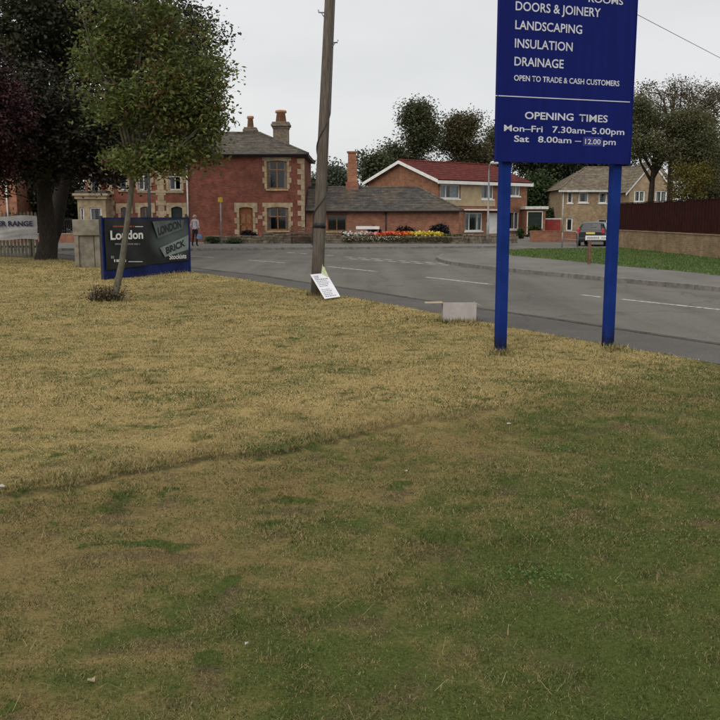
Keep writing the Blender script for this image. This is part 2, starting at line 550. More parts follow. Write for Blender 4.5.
def _glass():
    t = NT('window_glass')
    tr = t.n('BsdfTransparent'); tr.inputs[0].default_value = (0.72, 0.75, 0.75, 1)
    gl = t.n('BsdfGlossy', Roughness=0.03); gl.inputs[0].default_value = (0.9, 0.92, 0.95, 1)
    lw = t.n('LayerWeight'); lw.inputs[0].default_value = 0.35
    mx = t.n('MixShader')
    t.set(mx.inputs[0], t.math('MULTIPLY_ADD', lw.outputs['Fresnel'], 0.6, 0.03))
    t.t.links.new(tr.outputs[0], mx.inputs[1]); t.t.links.new(gl.outputs[0], mx.inputs[2])
    t.t.links.new(mx.outputs[0], t.out.inputs['Surface'])
    return t.m


M['glass'] = _glass()
M['car_glass'] = NT('car_glass').pbr((0.012, 0.013, 0.015), 0.08, 0.5)
M['car_paint'] = NT('car_paint').pbr((0.012, 0.012, 0.016), 0.25, 0.5)
M['tyre'] = NT('tyre').pbr((0.015, 0.015, 0.015), 0.85, 0.2)
M['alloy'] = NT('alloy').pbr((0.3, 0.3, 0.31), 0.4, 0.5, 0.6)
M['tail_red'] = NT('tail_red').pbr((0.4, 0.03, 0.045), 0.25, 0.5)
M['plate_yellow'] = NT('plate_yellow').pbr((0.55, 0.45, 0.12), 0.5, 0.3)

# ---- ridge line that crosses the lawn (photo (0,488) to (480,410))
RA, RB = G(0, 488), G(480, 409)
rd = (RB - RA).normalized()
RN = Vector((-rd.y, rd.x, 0))
if RN.y < 0: RN = -RN
RC = RN.dot(RA)


def dryness(t):
    """how straw-dry the sward is at a place on the lawn, 0..1"""
    xyz = t.n('SeparateXYZ', Vector=t.pos)
    x, y = xyz.outputs['X'], xyz.outputs['Y']
    s = t.n('Attribute', _attribute_name='sg').outputs['Fac']   # metres beyond the step in the lawn
    n1 = t.noise(0.9, 5, 0.65)
    n2 = t.noise(5.5, 4, 0.7)
    wob = t.math('MULTIPLY_ADD', n1, 0.9, -0.45)
    far = t.ss(t.math('ADD', s, wob), -0.5, 0.7)
    near = t.math('MULTIPLY_ADD', y, 0.085, t.math('MULTIPLY_ADD', x, -0.12, -0.04))
    near = t.math('MINIMUM', near, 0.5)
    d = t.math('MULTIPLY_ADD', far, 0.13, t.math('MULTIPLY', near, t.math('MULTIPLY_ADD', far, -0.3, 1.0)))
    d = t.math('ADD', d, t.math('MULTIPLY_ADD', n1, 1.0, -0.5))
    d = t.math('ADD', d, t.math('MULTIPLY_ADD', n2, 0.9, -0.45))
    clov = t.ss(t.noise(2.6, 3, 0.55), 0.60, 0.70)             # scattered lush tufts
    d = t.math('MULTIPLY_ADD', clov, t.math('MULTIPLY_ADD', far, 0.35, -0.6), d)
    return d, far, s


def _sward():
    t = NT('lawn_sward')
    d, far, s = dryness(t)
    f = t.math('ADD', t.math('MULTIPLY', t.noise(46, 5, 0.85), 0.55), t.math('MULTIPLY', t.noise(170, 3, 0.8), 0.45))
    f = t.math('MULTIPLY_ADD', f, 1.9, -0.45)
    green = t.ramp(f, [(0.25, (0.030, 0.044, 0.010)), (0.75, (0.105, 0.130, 0.030))])
    straw0 = t.ramp(f, [(0.25, (0.165, 0.118, 0.046)), (0.75, (0.50, 0.375, 0.155))])
    straw = t.mix(far, t.mix(1.0, straw0, (0.60, 0.60, 0.58), 'MULTIPLY'), straw0)
    soil = t.ramp(f, [(0.25, (0.045, 0.033, 0.018)), (0.75, (0.155, 0.11, 0.064))])
    col = t.mix(t.ss(d, 0.12, 0.62), green, straw)
    bare = t.math('MULTIPLY', t.ss(t.noise(2.7, 4, 0.65), 0.52, 0.68), t.math('MULTIPLY_ADD', far, -0.35, 0.75))
    col = t.mix(bare, col, soil)
    lip = t.math('MULTIPLY', t.ss(s, -0.10, -0.05), t.ss(s, 0.015, -0.02))  # dark line along the step: bare soil plus its shadow, painted into the colour
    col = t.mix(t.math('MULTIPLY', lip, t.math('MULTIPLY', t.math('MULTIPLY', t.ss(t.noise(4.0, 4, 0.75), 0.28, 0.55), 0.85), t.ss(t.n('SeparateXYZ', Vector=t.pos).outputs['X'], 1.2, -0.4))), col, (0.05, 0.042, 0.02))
    fleck = t.math('MULTIPLY', t.ss(t.noise(21, 3, 0.7), 0.60, 0.70), 0.45)
    col = t.mix(fleck, col, (0.035, 0.026, 0.015))
    return t.pbr(col, 0.95, 0.1, 0, t.bump(f, 0.7, 0.015))


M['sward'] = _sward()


def _blade():
    t = NT('grass_blade')
    d, far, s = dryness(t)
    r = t.n('Attribute', _attribute_name='rnd').outputs['Fac']
    dd = t.math('ADD', d, t.math('MULTIPLY_ADD', r, 0.9, -0.45))
    green = t.ramp(r, [(0.0, (0.028, 0.046, 0.009)), (0.55, (0.070, 0.096, 0.020)), (0.85, (0.11, 0.135, 0.034)), (1.0, (0.16, 0.175, 0.06))])
    straw = t.ramp(r, [(0.0, (0.19, 0.132, 0.050)), (0.5, (0.385, 0.296, 0.138)), (0.85, (0.50, 0.40, 0.205)), (1.0, (0.56, 0.47, 0.26))])
    straw = t.mix(far, t.mix(1.0, straw, (0.62, 0.62, 0.60), 'MULTIPLY'), straw)
    rust = t.math('MULTIPLY', t.ss(t.noise(1.3, 5, 0.75), 0.47, 0.66), 0.6)
    straw = t.mix(rust, straw, (0.24, 0.135, 0.055))
    col = t.mix(t.ss(dd, 0.15, 0.58), green, straw)
    b = t.n('BsdfPrincipled', Roughness=0.7); b.inputs['Specular IOR Level'].default_value = 0.15
    t.set(b.inputs['Base Color'], col)
    tr = t.n('BsdfTranslucent'); t.set(tr.inputs['Color'], col)
    mx = t.n('MixShader'); mx.inputs[0].default_value = 0.25
    t.t.links.new(b.outputs[0], mx.inputs[1]); t.t.links.new(tr.outputs[0], mx.inputs[2])
    t.t.links.new(mx.outputs[0], t.out.inputs['Surface'])
    return t.m


M['blade'] = _blade()
M['verge'] = plain('verge', (0.075, 0.115, 0.028), (0.035, 0.058, 0.014), 2.0, 0.95, bump=0.6, bscale=40)
M['earth'] = plain('earth', (0.06, 0.065, 0.03), (0.035, 0.04, 0.018), 0.5, 0.95)
M['blade_green'] = leaf('blade_green', [(0.0, (0.042, 0.09, 0.016)), (0.6, (0.078, 0.145, 0.028)), (0.9, (0.12, 0.175, 0.046)), (1.0, (0.22, 0.2, 0.09))], 0.25, 0.45, (0.10, 0.09, 0.035), 1.0)

# ------------------------------------------------------------------ ground, roads, pavements
ROADZ = -0.10


def sheet(name, pts, z, mat, kind='structure'):
    m = MB(); m.face([(p[0], p[1], z) for p in pts])
    return tag(m.build(name, mat), kind=kind)


tag(MB().bb(-900, 900, -300, 1500, -0.6, -0.16).build('ground', M['earth']), kind='structure')
sheet('road', [(-70, -20), (70, -20), (70, 75), (-70, 75)], ROADZ, M['asphalt'])

# lawn edge along the near footway
LE_px = [(57, 258.5), (72, 261), (105, 264.5), (150, 268), (192, 272), (250, 280), (310, 290.5), (360, 298.5), (405, 307),
         (450, 315.5), (500, 325), (560, 336), (620, 346.5), (680, 357), (720, 364)]
LE = [G(*p) for p in LE_px]
e = (LE[-1] - LE[-4]).normalized()
LE = [Vector((-40, 37.2, 0)), Vector((-16, 36.8, 0))] + LE + [LE[-1] + e * k for k in (2, 4, 7, 11, 18, 26)]
LEx = [p.x for p in LE]; LEy = [p.y for p in LE]


def lawn_edge(x):
    return np.interp(x, LEx, LEy)


def offset_line(pts, d):                      # offset to the left of the direction of travel
    out = []
    for i, p in enumerate(pts):
        a = pts[max(i - 1, 0)]; b = pts[min(i + 1, len(pts) - 1)]
        t = (b - a).normalized()
        out.append(p + Vector((-t.y, t.x, 0)) * d)
    return out


def kerb(name, pts, top=0.012, w=0.125, bottom=-0.16, step=0.915, mat='kerb'):
    """row of separate kerb stones along a polyline"""
    k = bpy.data.objects.new(name, None); COL.objects.link(k); k.location = pts[0]; k['kind'] = 'structure'
    m = MB().bb(-step / 2 + 0.006, step / 2 - 0.006, -w / 2, w / 2, bottom, top)
    me = bpy.data.meshes.new('kerb_stone')
    me.from_pydata([tuple(v) for v in m.v], [], m.f); me.materials.append(M[mat]); weld(me)
    d, i = 0.0, 0
    seg = [(pts[j + 1] - pts[j]).length for j in range(len(pts) - 1)]
    tot = sum(seg); n = 0
    pos = step / 2
    while pos < tot and n < 290:
        acc = 0
        for j, L in enumerate(seg):
            if acc + L >= pos:
                t = (pts[j + 1] - pts[j]) / L
                p = pts[j] + t * (pos - acc)
                inst('kerb_stone', me, (p.x, p.y, random.uniform(-0.006, 0.004)), k, math.atan2(t.y, t.x))
                break
            acc += L
        pos += step; n += 1
    return k


# near footway: strip between the lawn and the carriageway, direction of LE runs left-far to right-near
NK = []
for p in LE:
    NK.append(p)
KB_px = [(192, 268.2), (250, 274.5), (310, 283.5), (360, 290.5), (410, 298.5), (480, 309), (560, 320.5), (640, 333), (720, 345)]
NKp = [G(*p) for p in KB_px]
e2 = (NKp[-1] - NKp[-4]).normalized()
NKp = [Vector((-40, 40.0, 0)), Vector((-16, 39.4, 0)), G(57, 254), G(105, 259.5), G(150, 264)] + NKp + [NKp[-1] + e2 * k for k in (2, 4, 7, 11, 18, 26)]
m = MB()
inner = [Vector((x, float(lawn_edge(x)) - 0.03, 0)) for x in LEx]
poly = [(p.x, p.y, 0) for p in inner] + [(p.x, p.y, 0) for p in reversed(NKp)]
bmf = MB(); bmf.face([(x, y, 0.0) for x, y, z in reversed(poly)])
tag(bmf.build('footway', M['asphalt_dark']), kind='structure')
kerb('kerb', offset_line(NKp, 0.05), top=0.008, mat='kerb_dark')

# lawn with a slight step along the old edge
gx = np.concatenate([np.linspace(-40, -7, 34), np.linspace(-6.9, 6.9, 116), np.linspace(7.2, 16, 24)])
tt = np.linspace(0, 1, 170)
XX = np.repeat(gx[:, None], len(tt), 1)
yed = lawn_edge(gx)
Y0 = np.minimum(-5.0, yed - 1.0)
YY = Y0[:, None] + (yed - Y0)[:, None] * (tt[None, :] ** 1.0)


def vnoise(x, y, s, seed=0):                  # smooth value noise
    x = x * s + 17.3 * seed; y = y * s + 9.1 * seed
    xi = np.floor(x); yi = np.floor(y); xf = x - xi; yf = y - yi
    xf = xf * xf * (3 - 2 * xf); yf = yf * yf * (3 - 2 * yf)
    h = lambda a, b: np.modf(np.abs(np.sin(a * 127.1 + b * 311.7 + seed * 5.3) * 43758.5453))[0]
    return (h(xi, yi) * (1 - xf) + h(xi + 1, yi) * xf) * (1 - yf) + (h(xi, yi + 1) * (1 - xf) + h(xi + 1, yi + 1) * xf) * yf


def sgn(x, y):
    return RN.x * x + RN.y * y - RC + 0.16 * (vnoise(x, y, 1.3, 2) - 0.5) + 0.10 * (vnoise(x, y, 4.0, 3) - 0.5)


def sstep(v, a, b):
    t = np.clip((v - a) / (b - a), 0, 1)
    return t * t * (3 - 2 * t)


def lawn_h(x, y):
    s = sgn(x, y)
    fade = sstep(x, 2.2, -0.4)
    edge = np.clip((lawn_edge(x) - y) / 0.9, 0, 1)
    h = -0.045 + 0.042 * sstep(s, -0.10, 0.08) * fade + 0.045 * (1 - fade) * sstep(s, -0.6, 0.9)
    h = h - 0.010 * np.exp(-((s + 0.12) / 0.08) ** 2) * fade
    h = h + 0.028 * (vnoise(x, y, 0.9, 5) - 0.5) + 0.016 * (vnoise(x, y, 3.1, 6) - 0.5) + 0.010 * (vnoise(x, y, 9.0, 7) - 0.5)
    return h * (0.15 + 0.85 * edge)


ZZ = lawn_h(XX, YY)
nx, ny = XX.shape
idx = np.arange(nx * ny).reshape(nx, ny)
fq = np.stack([idx[:-1, :-1], idx[1:, :-1], idx[1:, 1:], idx[:-1, 1:]], -1).reshape(-1, 4)
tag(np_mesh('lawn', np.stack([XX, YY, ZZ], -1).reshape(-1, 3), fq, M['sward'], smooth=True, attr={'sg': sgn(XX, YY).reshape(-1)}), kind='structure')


def blades(px, py, pz, hgt, wid, lean, rnd):
    """bent three-triangle blades as arrays"""
    n = len(px)
    a = rng.uniform(0, 2 * np.pi, n)
    la = rng.uniform(0, 2 * np.pi, n)
    base = np.stack([px, py, pz - 0.004], -1)
    side = np.stack([np.cos(a), np.sin(a), np.zeros(n)], -1) * (wid / 2)[:, None]
    ld = np.stack([np.cos(la), np.sin(la), np.zeros(n)], -1)
    up = np.array([0, 0, 1.0])
    mid = base + ld * (hgt * np.sin(lean) * 0.42)[:, None] + up * (hgt * np.cos(lean * 0.6) * 0.55)[:, None]
    tip = base + ld * (hgt * np.sin(lean) * 1.1)[:, None] + up * (hgt * np.cos(lean))[:, None]
    V = np.stack([base - side, base + side, mid + side * 0.8, mid - side * 0.8, tip], 1).reshape(-1, 3)
    b = np.arange(n)[:, None] * 5
    T = np.concatenate([b + np.array([[0, 1, 2]]), b + np.array([[0, 2, 3]]), b + np.array([[3, 2, 4]])], 0)
    return V, T, np.repeat(rnd, 5), np.repeat(sgn(px, py), 5)


def scatter(y0, y1, dens, spread, hs, ws, lean_hi):
    hw0, hw1 = y0 * 0.44 + spread, y1 * 0.44 + spread
    n = int((hw0 + hw1) * (y1 - y0) * dens)
    y = y0 + (y1 - y0) * np.sqrt(rng.uniform((hw0 / hw1) ** 2 * 0.5, 1, n)) if False else rng.uniform(y0, y1, n)
    x = rng.uniform(-1, 1, n) * (y * 0.44 + spread)
    keep = y < lawn_edge(x) - 0.05 + 0.05 * rng.standard_normal(n) + 0.26 * (vnoise(x, y, 2.1, 31) - 0.35) + 0.12 * (vnoise(x, y, 7.0, 32) - 0.5)
    # thinner sward on bare patches, more in tufts
    dn = 0.35 + 0.65 * vnoise(x, y, 3.0, 11) + 0.35 * vnoise(x, y, 9.0, 12)
    s_ = sgn(x, y)
    dn = dn * (1 + 0.3 * np.exp(-((s_ + 0.05) / 0.045) ** 2) * sstep(x, 2.0, 0.0))
    keep &= rng.uniform(0, 1, n) < dn
    x, y = x[keep], y[keep]; n = len(x)
    s = sgn(x, y)
    far = sstep(s, -0.05, 0.1)
    tuft = np.exp(-((s - 0.03) / 0.10) ** 2) * sstep(x, 2.0, 0.0)
    clump = 0.5 * vnoise(x, y, 1.7, 13) + 1.1 * sstep(vnoise(x, y, 6.5, 14), 0.62, 0.95)
    h = hs * rng.uniform(0.45, 1.25, n) * (0.75 + 0.55 * clump) * (1 + 0.05 * far + 0.9 * tuft)
    w = ws * rng.uniform(0.7, 1.3, n)
    lean = rng.uniform(0.25, lean_hi, n)
    return blades(x, y, lawn_h(x, y), h, w, lean, rng.uniform(0, 1, n))


parts = [scatter(1.6, 4.3, 26000, 0.5, 0.019, 0.0024, 1.45),
         scatter(4.3, 7.5, 11500, 0.6, 0.022, 0.0034, 1.45),
         scatter(7.5, 13, 4200, 1.0, 0.027, 0.0055, 1.45),
         scatter(13, 22, 1700, 1.0, 0.028, 0.0085, 1.45),
         scatter(22, 37, 420, 1.0, 0.034, 0.015, 1.4)]
# taller uncut grass round the feet of posts, block, pole and banner
for (c_, sx, sy, k_) in ((G(459.5, 322), 0.30, 0.12, 500), (G(500, 353), 0.13, 0.10, 260), (G(615, 349), 0.13, 0.10, 260), (G(316.5, 294.5), 0.22, 0.2, 420), (G(148, 275.5), 1.5, 0.10, 500), (G(90, 267.5), 0.65, 0.1, 300), (G(46.5, 259.5), 0.6, 0.4, 400), (G(115.5, 301), 0.4, 0.25, 300)):
    dirx = (c_.x - 0.0)
    u_ = rng.uniform(-1, 1, k_); w_ = rng.normal(0, 1, k_)
    sk = 1.62 if sx > 1 else 0.0               # the banner foot runs away from the camera
    x = c_.x + u_ * sx * (0.52 if sk else 1); y = c_.y + u_ * sk + w_ * sy - 0.04
    parts.append(blades(x, y, lawn_h(x, y), rng.uniform(0.04, 0.11, k_), rng.uniform(0.005, 0.009, k_), rng.uniform(0.1, 1.1, k_), rng.uniform(0, 0.9, k_)))
# long loose straw stalks lying on the turf
n = 500
y = rng.uniform(1.8, 10, n) ** 1.0; x = rng.uniform(-1, 1, n) * (y * 0.44 + 0.7)
k = y < lawn_edge(x) - 0.1; x, y = x[k], y[k]; n = len(x)
parts.append(blades(x, y, lawn_h(x, y) + 0.012, rng.uniform(0.05, 0.13, n), np.full(n, 0.0028), rng.uniform(1.35, 1.54, n), rng.uniform(0.5, 0.95, n)))
off, VV, TT, RR, SG = 0, [], [], [], []
for v, t_, r_, g_ in parts:
    VV.append(v); TT.append(t_ + off); RR.append(r_); SG.append(g_); off += len(v)
o = np_mesh('lawn_grass', np.concatenate(VV), np.concatenate(TT), M['blade'], attr={'rnd': np.concatenate(RR), 'sg': np.concatenate(SG)})
tag(o, 'short patchy straw and green grass covering the lawn', 'grass', kind='stuff')

# island on the far side of the road: kerb, pavement, green verge
IK_px = [(720, 287), (650, 281), (560, 273), (492, 266.5), (468, 263.8), (452, 261.8), (442, 259.3), (438, 256.8), (443, 254.6), (462, 252.4), (507, 249.2), (560, 248), (600, 247.3)]
IK = [G(*p) for p in IK_px]
ed = (IK[0] - IK[1]).normalized()
IK = [IK[0] + ed * k for k in (24, 14, 7, 3)] + IK
m = MB(); m.face([(p.x, p.y, 0.0) for p in IK] + [(17, 47.5, 0), (45, 40, 0), (45, IK[0].y, 0)])
f0 = m.v[0]
tag(m.build('footway', M['paving']), kind='structure')
kerb('kerb', offset_line(list(reversed(IK)), -0.02), top=0.012)
VG_px = [(505, 252.5), (512, 255.5), (560, 260), (620, 266), (680, 271), (720, 275.5)]
VGb = [G(*p) for p in VG_px]
vd = (VGb[-1] - VGb[-2]).normalized()
VGb += [VGb[-1] + vd * k for k in (3, 8, 16)]
VGt = [G(507, 249.8), G(560, 248.6), G(606, 248.2), Vector((13.4, 46.5, 0)), Vector((13.8, 36, 0)), Vector((15.5, 24, 0)), Vector((19, 10, 0))]
m = MB(); m.face([(p.x, p.y, 0.006) for p in VGb] + [(p.x, p.y, 0.006) for p in reversed(VGt)])
tag(m.build('verge', M['verge']), kind='structure')
# verge grass blades, rejection sampled in the polygon
pg = [(p.x, p.y) for p in VGb] + [(p.x, p.y) for p in reversed(VGt)]


def inpoly(x, y, poly):
    r = np.zeros(len(x), bool); j = len(poly) - 1
    for i in range(len(poly)):
        xi, yi = poly[i]; xj, yj = poly[j]
        c = ((yi > y) != (yj > y)) & (x < (xj - xi) * (y - yi) / (yj - yi + 1e-12) + xi)
        r ^= c; j = i
    return r


x = rng.uniform(4, 20, 130000); y = rng.uniform(16, 50, 130000)
k = inpoly(x + rng.normal(0, 0.1, len(x)), y + rng.normal(0, 0.12, len(x)), pg); x, y = x[k], y[k]; n = len(x)
hh = rng.uniform(0.03, 0.085, n) * (0.6 + 0.8 * vnoise(x, y, 1.2, 21))
v, t_, r_, g_ = blades(x, y, np.full(n, 0.006), hh, rng.uniform(0.012, 0.026, n), rng.uniform(0.1, 1.0, n), rng.uniform(0, 1, n))
tag(np_mesh('verge_grass', v, t_, M['blade_green'], attr={'rnd': r_}), 'lush green grass on the verge across the road', 'grass', kind='stuff')

# far pavement in front of the old houses
FK = [G(p[0], p[1]) for p in ((-60, 248.5), (60, 248.5), (190, 248.6), (300, 247.6), (400, 246.8), (500, 246.0))]
m = MB(); m.face([(FK[0].x - 30, FK[0].y, 0)] + [(p.x, p.y, 0) for p in FK] + [(FK[-1].x + 3, 62, 0), (-60, 62, 0)])
tag(m.build('footway', M['paving']), kind='structure')
kerb('kerb', [Vector((FK[0].x - 3, FK[0].y, 0))] + FK, top=0.012)


# painted markings
def stripe(name, a, b, w):
    d = (b - a).normalized(); nrm = Vector((-d.y, d.x, 0)) * w / 2
    m = MB(); z = Vector((0, 0, ROADZ + 0.004))
    q = [a - nrm, b - nrm, b + nrm, a + nrm]
    m.face([Vector((p.x, p.y, 0)) + z for p in q])
    return tag(m.build(name, M['road_paint']), kind='structure')


gz = lambda px, py: G(px, py, ROADZ)
for a, b in (((190, 256), (214, 257.6)), ((248, 260.2), (284, 262.8)), ((327, 266.6), (377, 271.6)), ((426, 277.2), (492, 284.6)), ((582, 295), (601, 297.2)),
             ((620, 299.2), (720, 309.8)), ((770, 315.5), (900, 331))):
    stripe('centre_line', gz(*a), gz(*b), 0.12)
for i in range(8):                            # double row of give-way dashes at the junction mouth
    for dy in (0.0, 1.25):
        u0 = 345 + i * 13.2; u1 = u0 + 8
        f = lambda u: 257.0 + (u - 345) * 0.066 + dy * 1.3
        stripe('give_way_dash', gz(u0 + dy * 3, f(u0)), gz(u1 + dy * 3, f(u1)), 0.17)
for i in range(4):
    u0 = 287 + i * 13
    stripe('give_way_dash', gz(u0, 252.5 + i * 0.9), gz(u0 + 7, 253 + i * 0.9), 0.16)

# ------------------------------------------------------------------ lettering
def text_mesh(body, bold=0.012, extrude=0.0, space=1.0):
    cu = bpy.data.curves.new('lettering', 'FONT')
    cu.body = body; cu.size = 1.0; cu.offset = bold; cu.extrude = extrude; cu.space_character = space
    cu.resolution_u = 3
    ob = bpy.data.objects.new('lettering_tmp', cu); COL.objects.link(ob)
    dg = bpy.context.evaluated_depsgraph_get(); dg.update()
    me = bpy.data.meshes.new_from_object(ob.evaluated_get(dg))
    bpy.data.objects.remove(ob); bpy.data.curves.remove(cu)
    return me


def put_text(body, parent, mat, origin, ux, uy, width, height, bold=0.02, space=1.0, skew=0.0, lift=None, name='lettering', ascent='cap'):
    """letters laid on a plane: origin = lower left of the base line, ux/uy unit vectors, width of the whole line and cap height in metres"""
    me = text_mesh(body, bold, 0.0, space)
    n = len(me.vertices)
    co = np.zeros(n * 3, dtype=np.float32); me.vertices.foreach_get('co', co); co = co.reshape(-1, 3)
    x0, x1 = co[:, 0].min(), co[:, 0].max()
    cap = 0.73                                # cap height of the built-in face at size 1
    org = wloc(parent)
    u = (co[:, 0] - x0) / (x1 - x0) * width
    v = co[:, 1] / cap * height
    u = u + v * skew
    nrm = np.array(ux.cross(uy))
    W = np.array(origin)[None] + u[:, None] * np.array(ux)[None] + v[:, None] * np.array(uy)[None] - np.array(org)[None]
    if lift is not None:
        W = W + np.array([lift(a, b) for a, b in zip(u, v)])[:, None] * nrm[None]
    me.vertices.foreach_set('co', W.astype(np.float32).ravel()); me.update()
    me.materials.clear(); me.materials.append(mat)
    o = bpy.data.objects.new(name, me); COL.objects.link(o); o.parent = parent
    return o


# ------------------------------------------------------------------ the blue trade sign on two posts
SA = G(497.5, 353)
SB = D(612.5, 216, 11.02); SB = Vector((SB.x, SB.y, 0))
su = (SB - SA).normalized()
sn = Vector((su.y, -su.x, 0))                 # towards the camera


def SP(px, py, off=0.0):                      # point on the sign's plane
    d = ray(px, py); o0 = Vector((0, 0, EYE)); p0 = SA + sn * off
    t = (p0 - o0).dot(sn) / d.dot(sn)
    return o0 + d * t


sign = thing('trade_sign', SA, 'tall blue trade sign board with white lettering on two blue posts', 'sign')
for base in (SA, SB):
    m = MB(); ang = math.atan2(su.y, su.x)
    c = base + sn * -0.055 + su * (0.065 if base is SA else 0.05)
    m.box((c.x, c.y, 2.45), (0.125, 0.10, 5.14), ang)
    m.build('post', M['blue_post'], sign, bevel=0.012)
P_bl, P_br = SP(494.3, 162.6), SP(627.0, 164.2)
TOPZ = 5.05
zb = (P_bl.z + P_br.z) / 2
wid = (P_br - P_bl).dot(su)
pc = SA + su * ((P_bl - SA).dot(su) + wid / 2) + sn * 0.03
m = MB(); m.box((pc.x, pc.y, (zb + TOPZ) / 2), (wid, 0.045, TOPZ - zb), math.atan2(su.y, su.x))
panel = m.build('panel', M['panel_blue'], sign, bevel=0.004)
for sx in (-1, 1):                            # folded edge trim at both sides
    m = MB()
    c = pc + su * (sx * (wid / 2 + 0.004)) + sn * 0.002
    m.box((c.x, c.y, (zb + TOPZ) / 2), (0.010, 0.052, TOPZ - zb + 0.006), math.atan2(su.y, su.x))
    m.build('edge_trim', M['panel_blue'], panel)
OFF = 0.0555
UP = Vector((0, 0, 1))


def sign_line(body, xl, yt, yb, xr, ybr, bold=0.022, cap=None, name='lettering', space=1.0, mat='letter'):
    a = SP(xl, yb, OFF); b = SP(xr, ybr, OFF)
    h = SP(xl, yt, OFF).z - a.z
    return put_text(body, panel, M[mat], a, su, UP, (b - a).dot(su), cap or h, bold, space, name=name)


sign_line('ROOMS', 588.5, -5, 1.8, 623, 6.0, 0.012)
sign_line('DOORS & JOINERY', 515.6, 0.6, 10, 600.5, 18.6, 0.012)
sign_line('LANDSCAPING', 515.2, 19.6, 28.8, 582, 35.0, 0.012)
sign_line('INSULATION', 514.8, 38.0, 47.3, 572.5, 52.0, 0.012)
sign_line('DRAINAGE', 514.4, 56.2, 65.3, 563.5, 69.0, 0.012)
sign_line('OPEN TO TRADE & CASH CUSTOMERS', 514, 74.6, 80.4, 619.3, 86.8, 0.015)
sign_line('OPENING', 524.8, 111.3, 118.7, 573.4, 121.0, 0.018)
sign_line('TIMES', 579.0, 113.9, 121.3, 607.5, 122.6, 0.012)
sign_line('Mon–Fri', 504.0, 124.4, 130.9, 542.6, 132.2, 0.012)
sign_line('7.30am–5.00pm', 552.3, 126.0, 132.5, 624.2, 135.2, 0.012)
sign_line('Sat', 514.0, 135.2, 141.6, 529.0, 142.0, 0.018)
sign_line('8.00am –', 538.0, 136.0, 142.2, 581.0, 144.0, 0.012)
sign_line('pm', 603.2, 138.4, 144.6, 615.6, 145.2, 0.012)
a, b = SP(495.5, 95.3, OFF - 0.002), SP(629.8, 102.3, OFF - 0.002)
m = MB(); c = (a + b) / 2
m.box((c.x, c.y, c.z), ((b - a).dot(su), 0.004, 0.010), math.atan2(su.y, su.x))
m.build('divider_line', M['letter'], panel)
a, b = SP(582.8, 145.8, OFF - 0.002), SP(602.2, 137.4, OFF - 0.002)
m = MB(); c = (a + b) / 2
m.box((c.x, c.y, c.z), ((b - a).dot(su), 0.004, b.z - a.z), math.atan2(su.y, su.x))
m.build('stuck_on_patch', M['panel_blue_light'], panel)
OFF += 0.004
sign_line('12.00', 585, 138.6, 144.0, 600.5, 145.0, 0.012)

# ------------------------------------------------------------------ wooden utility pole, notice, block
PB = G(316.5, 294.5)
PT = D(335.5, -140, PB.y + 0.15)


def pole_at(t):
    return PB + (PT - PB) * t


pole = thing('utility_pole', PB, 'leaning grey wooden utility pole with a spiral cable and black band', 'pole')
m = MB(); m.tube([pole_at(t) - Vector((0, 0, 0.3 if t == 0 else 0)) for t in np.linspace(0, 1, 9)], [0.132 - 0.058 * t for t in np.linspace(0, 1, 9)], 20)
m.build('shaft', M['pole_wood'], pole)


def zt(py):                                   # parameter along the pole for a photo row
    lo, hi = 0.0, 1.0
    for _ in range(40):
        mid = (lo + hi) / 2
        p = pole_at(mid); v = p - Vector((0, 0, EYE))
        dy = (v.z * cT + v.y * sT) / (v.y * cT - v.z * sT)
        if 360 - F * dy > py: lo = mid
        else: hi = mid
    return lo


tb = zt(225.5)
m = MB(); m.tube([pole_at(tb - 0.006), pole_at(tb + 0.006)], [0.132 - 0.058 * tb + 0.010] * 2, 20)
m.build('band', M['black'], pole)
pts = []
for i in range(141):                          # cable that winds up the pole
    py = 245 - i * (245 + 120) / 140.0
    t = zt(py); r = 0.132 - 0.058 * t + 0.012
    ph = float(np.interp(py, [-130, 112, 148, 190, 217, 250], [2 * math.pi, 2 * math.pi, math.pi, 0.0, -math.pi, -math.pi]))
    p = pole_at(t)
    pts.append(p + Vector((math.cos(ph) * r, math.sin(ph) * r, 0)))
MB().tube(pts, 0.012, 6).build('cable', M['cable'], pole)
for py, sx in ((13, -1), (43, 1)):            # step bolts
    t = zt(py); p = pole_at(t); r = 0.132 - 0.058 * t
    m = MB()
    q0 = p + Vector((sx * r * 0.6, -0.03, 0)); q1 = p + Vector((sx * (r + 0.10), -0.05, 0.0))
    m.tube([q0, q1, q1 + Vector((sx * 0.012, 0, 0.05))], 0.013, 6)
    m.tube([p + Vector((sx * r * 0.9, -0.03, -0.09)), p + Vector((sx * (r + 0.05), -0.045, -0.012))], 0.010, 6)
    m.build('step_bolt', M['grey_metal'], pole)
m = MB(); p = pole_at(0.985)
m.box((p.x, p.y, p.z), (0.5, 0.07, 0.07))
for sx in (-0.2, 0.2): m.tube([p + Vector((sx, 0, 0.03)), p + Vector((sx, 0, 0.16))], 0.03, 8)
m.build('cross_bracket', M['grey_metal'], pole)
# overhead wire from the pole top across to the right
w0 = pole_at(0.985) + Vector((0.2, 0, 0.1))
w1 = D(960, 181, 60)
pts = [w0 + (w1 - w0) * t - Vector((0, 0, 1.0 * 4 * t * (1 - t) * 0.06)) for t in np.linspace(0, 1, 24)]
tag(MB().tube(pts, 0.008, 6).build('overhead_wire', M['cable']), 'thin dark overhead wire crossing the pale sky', 'wire')

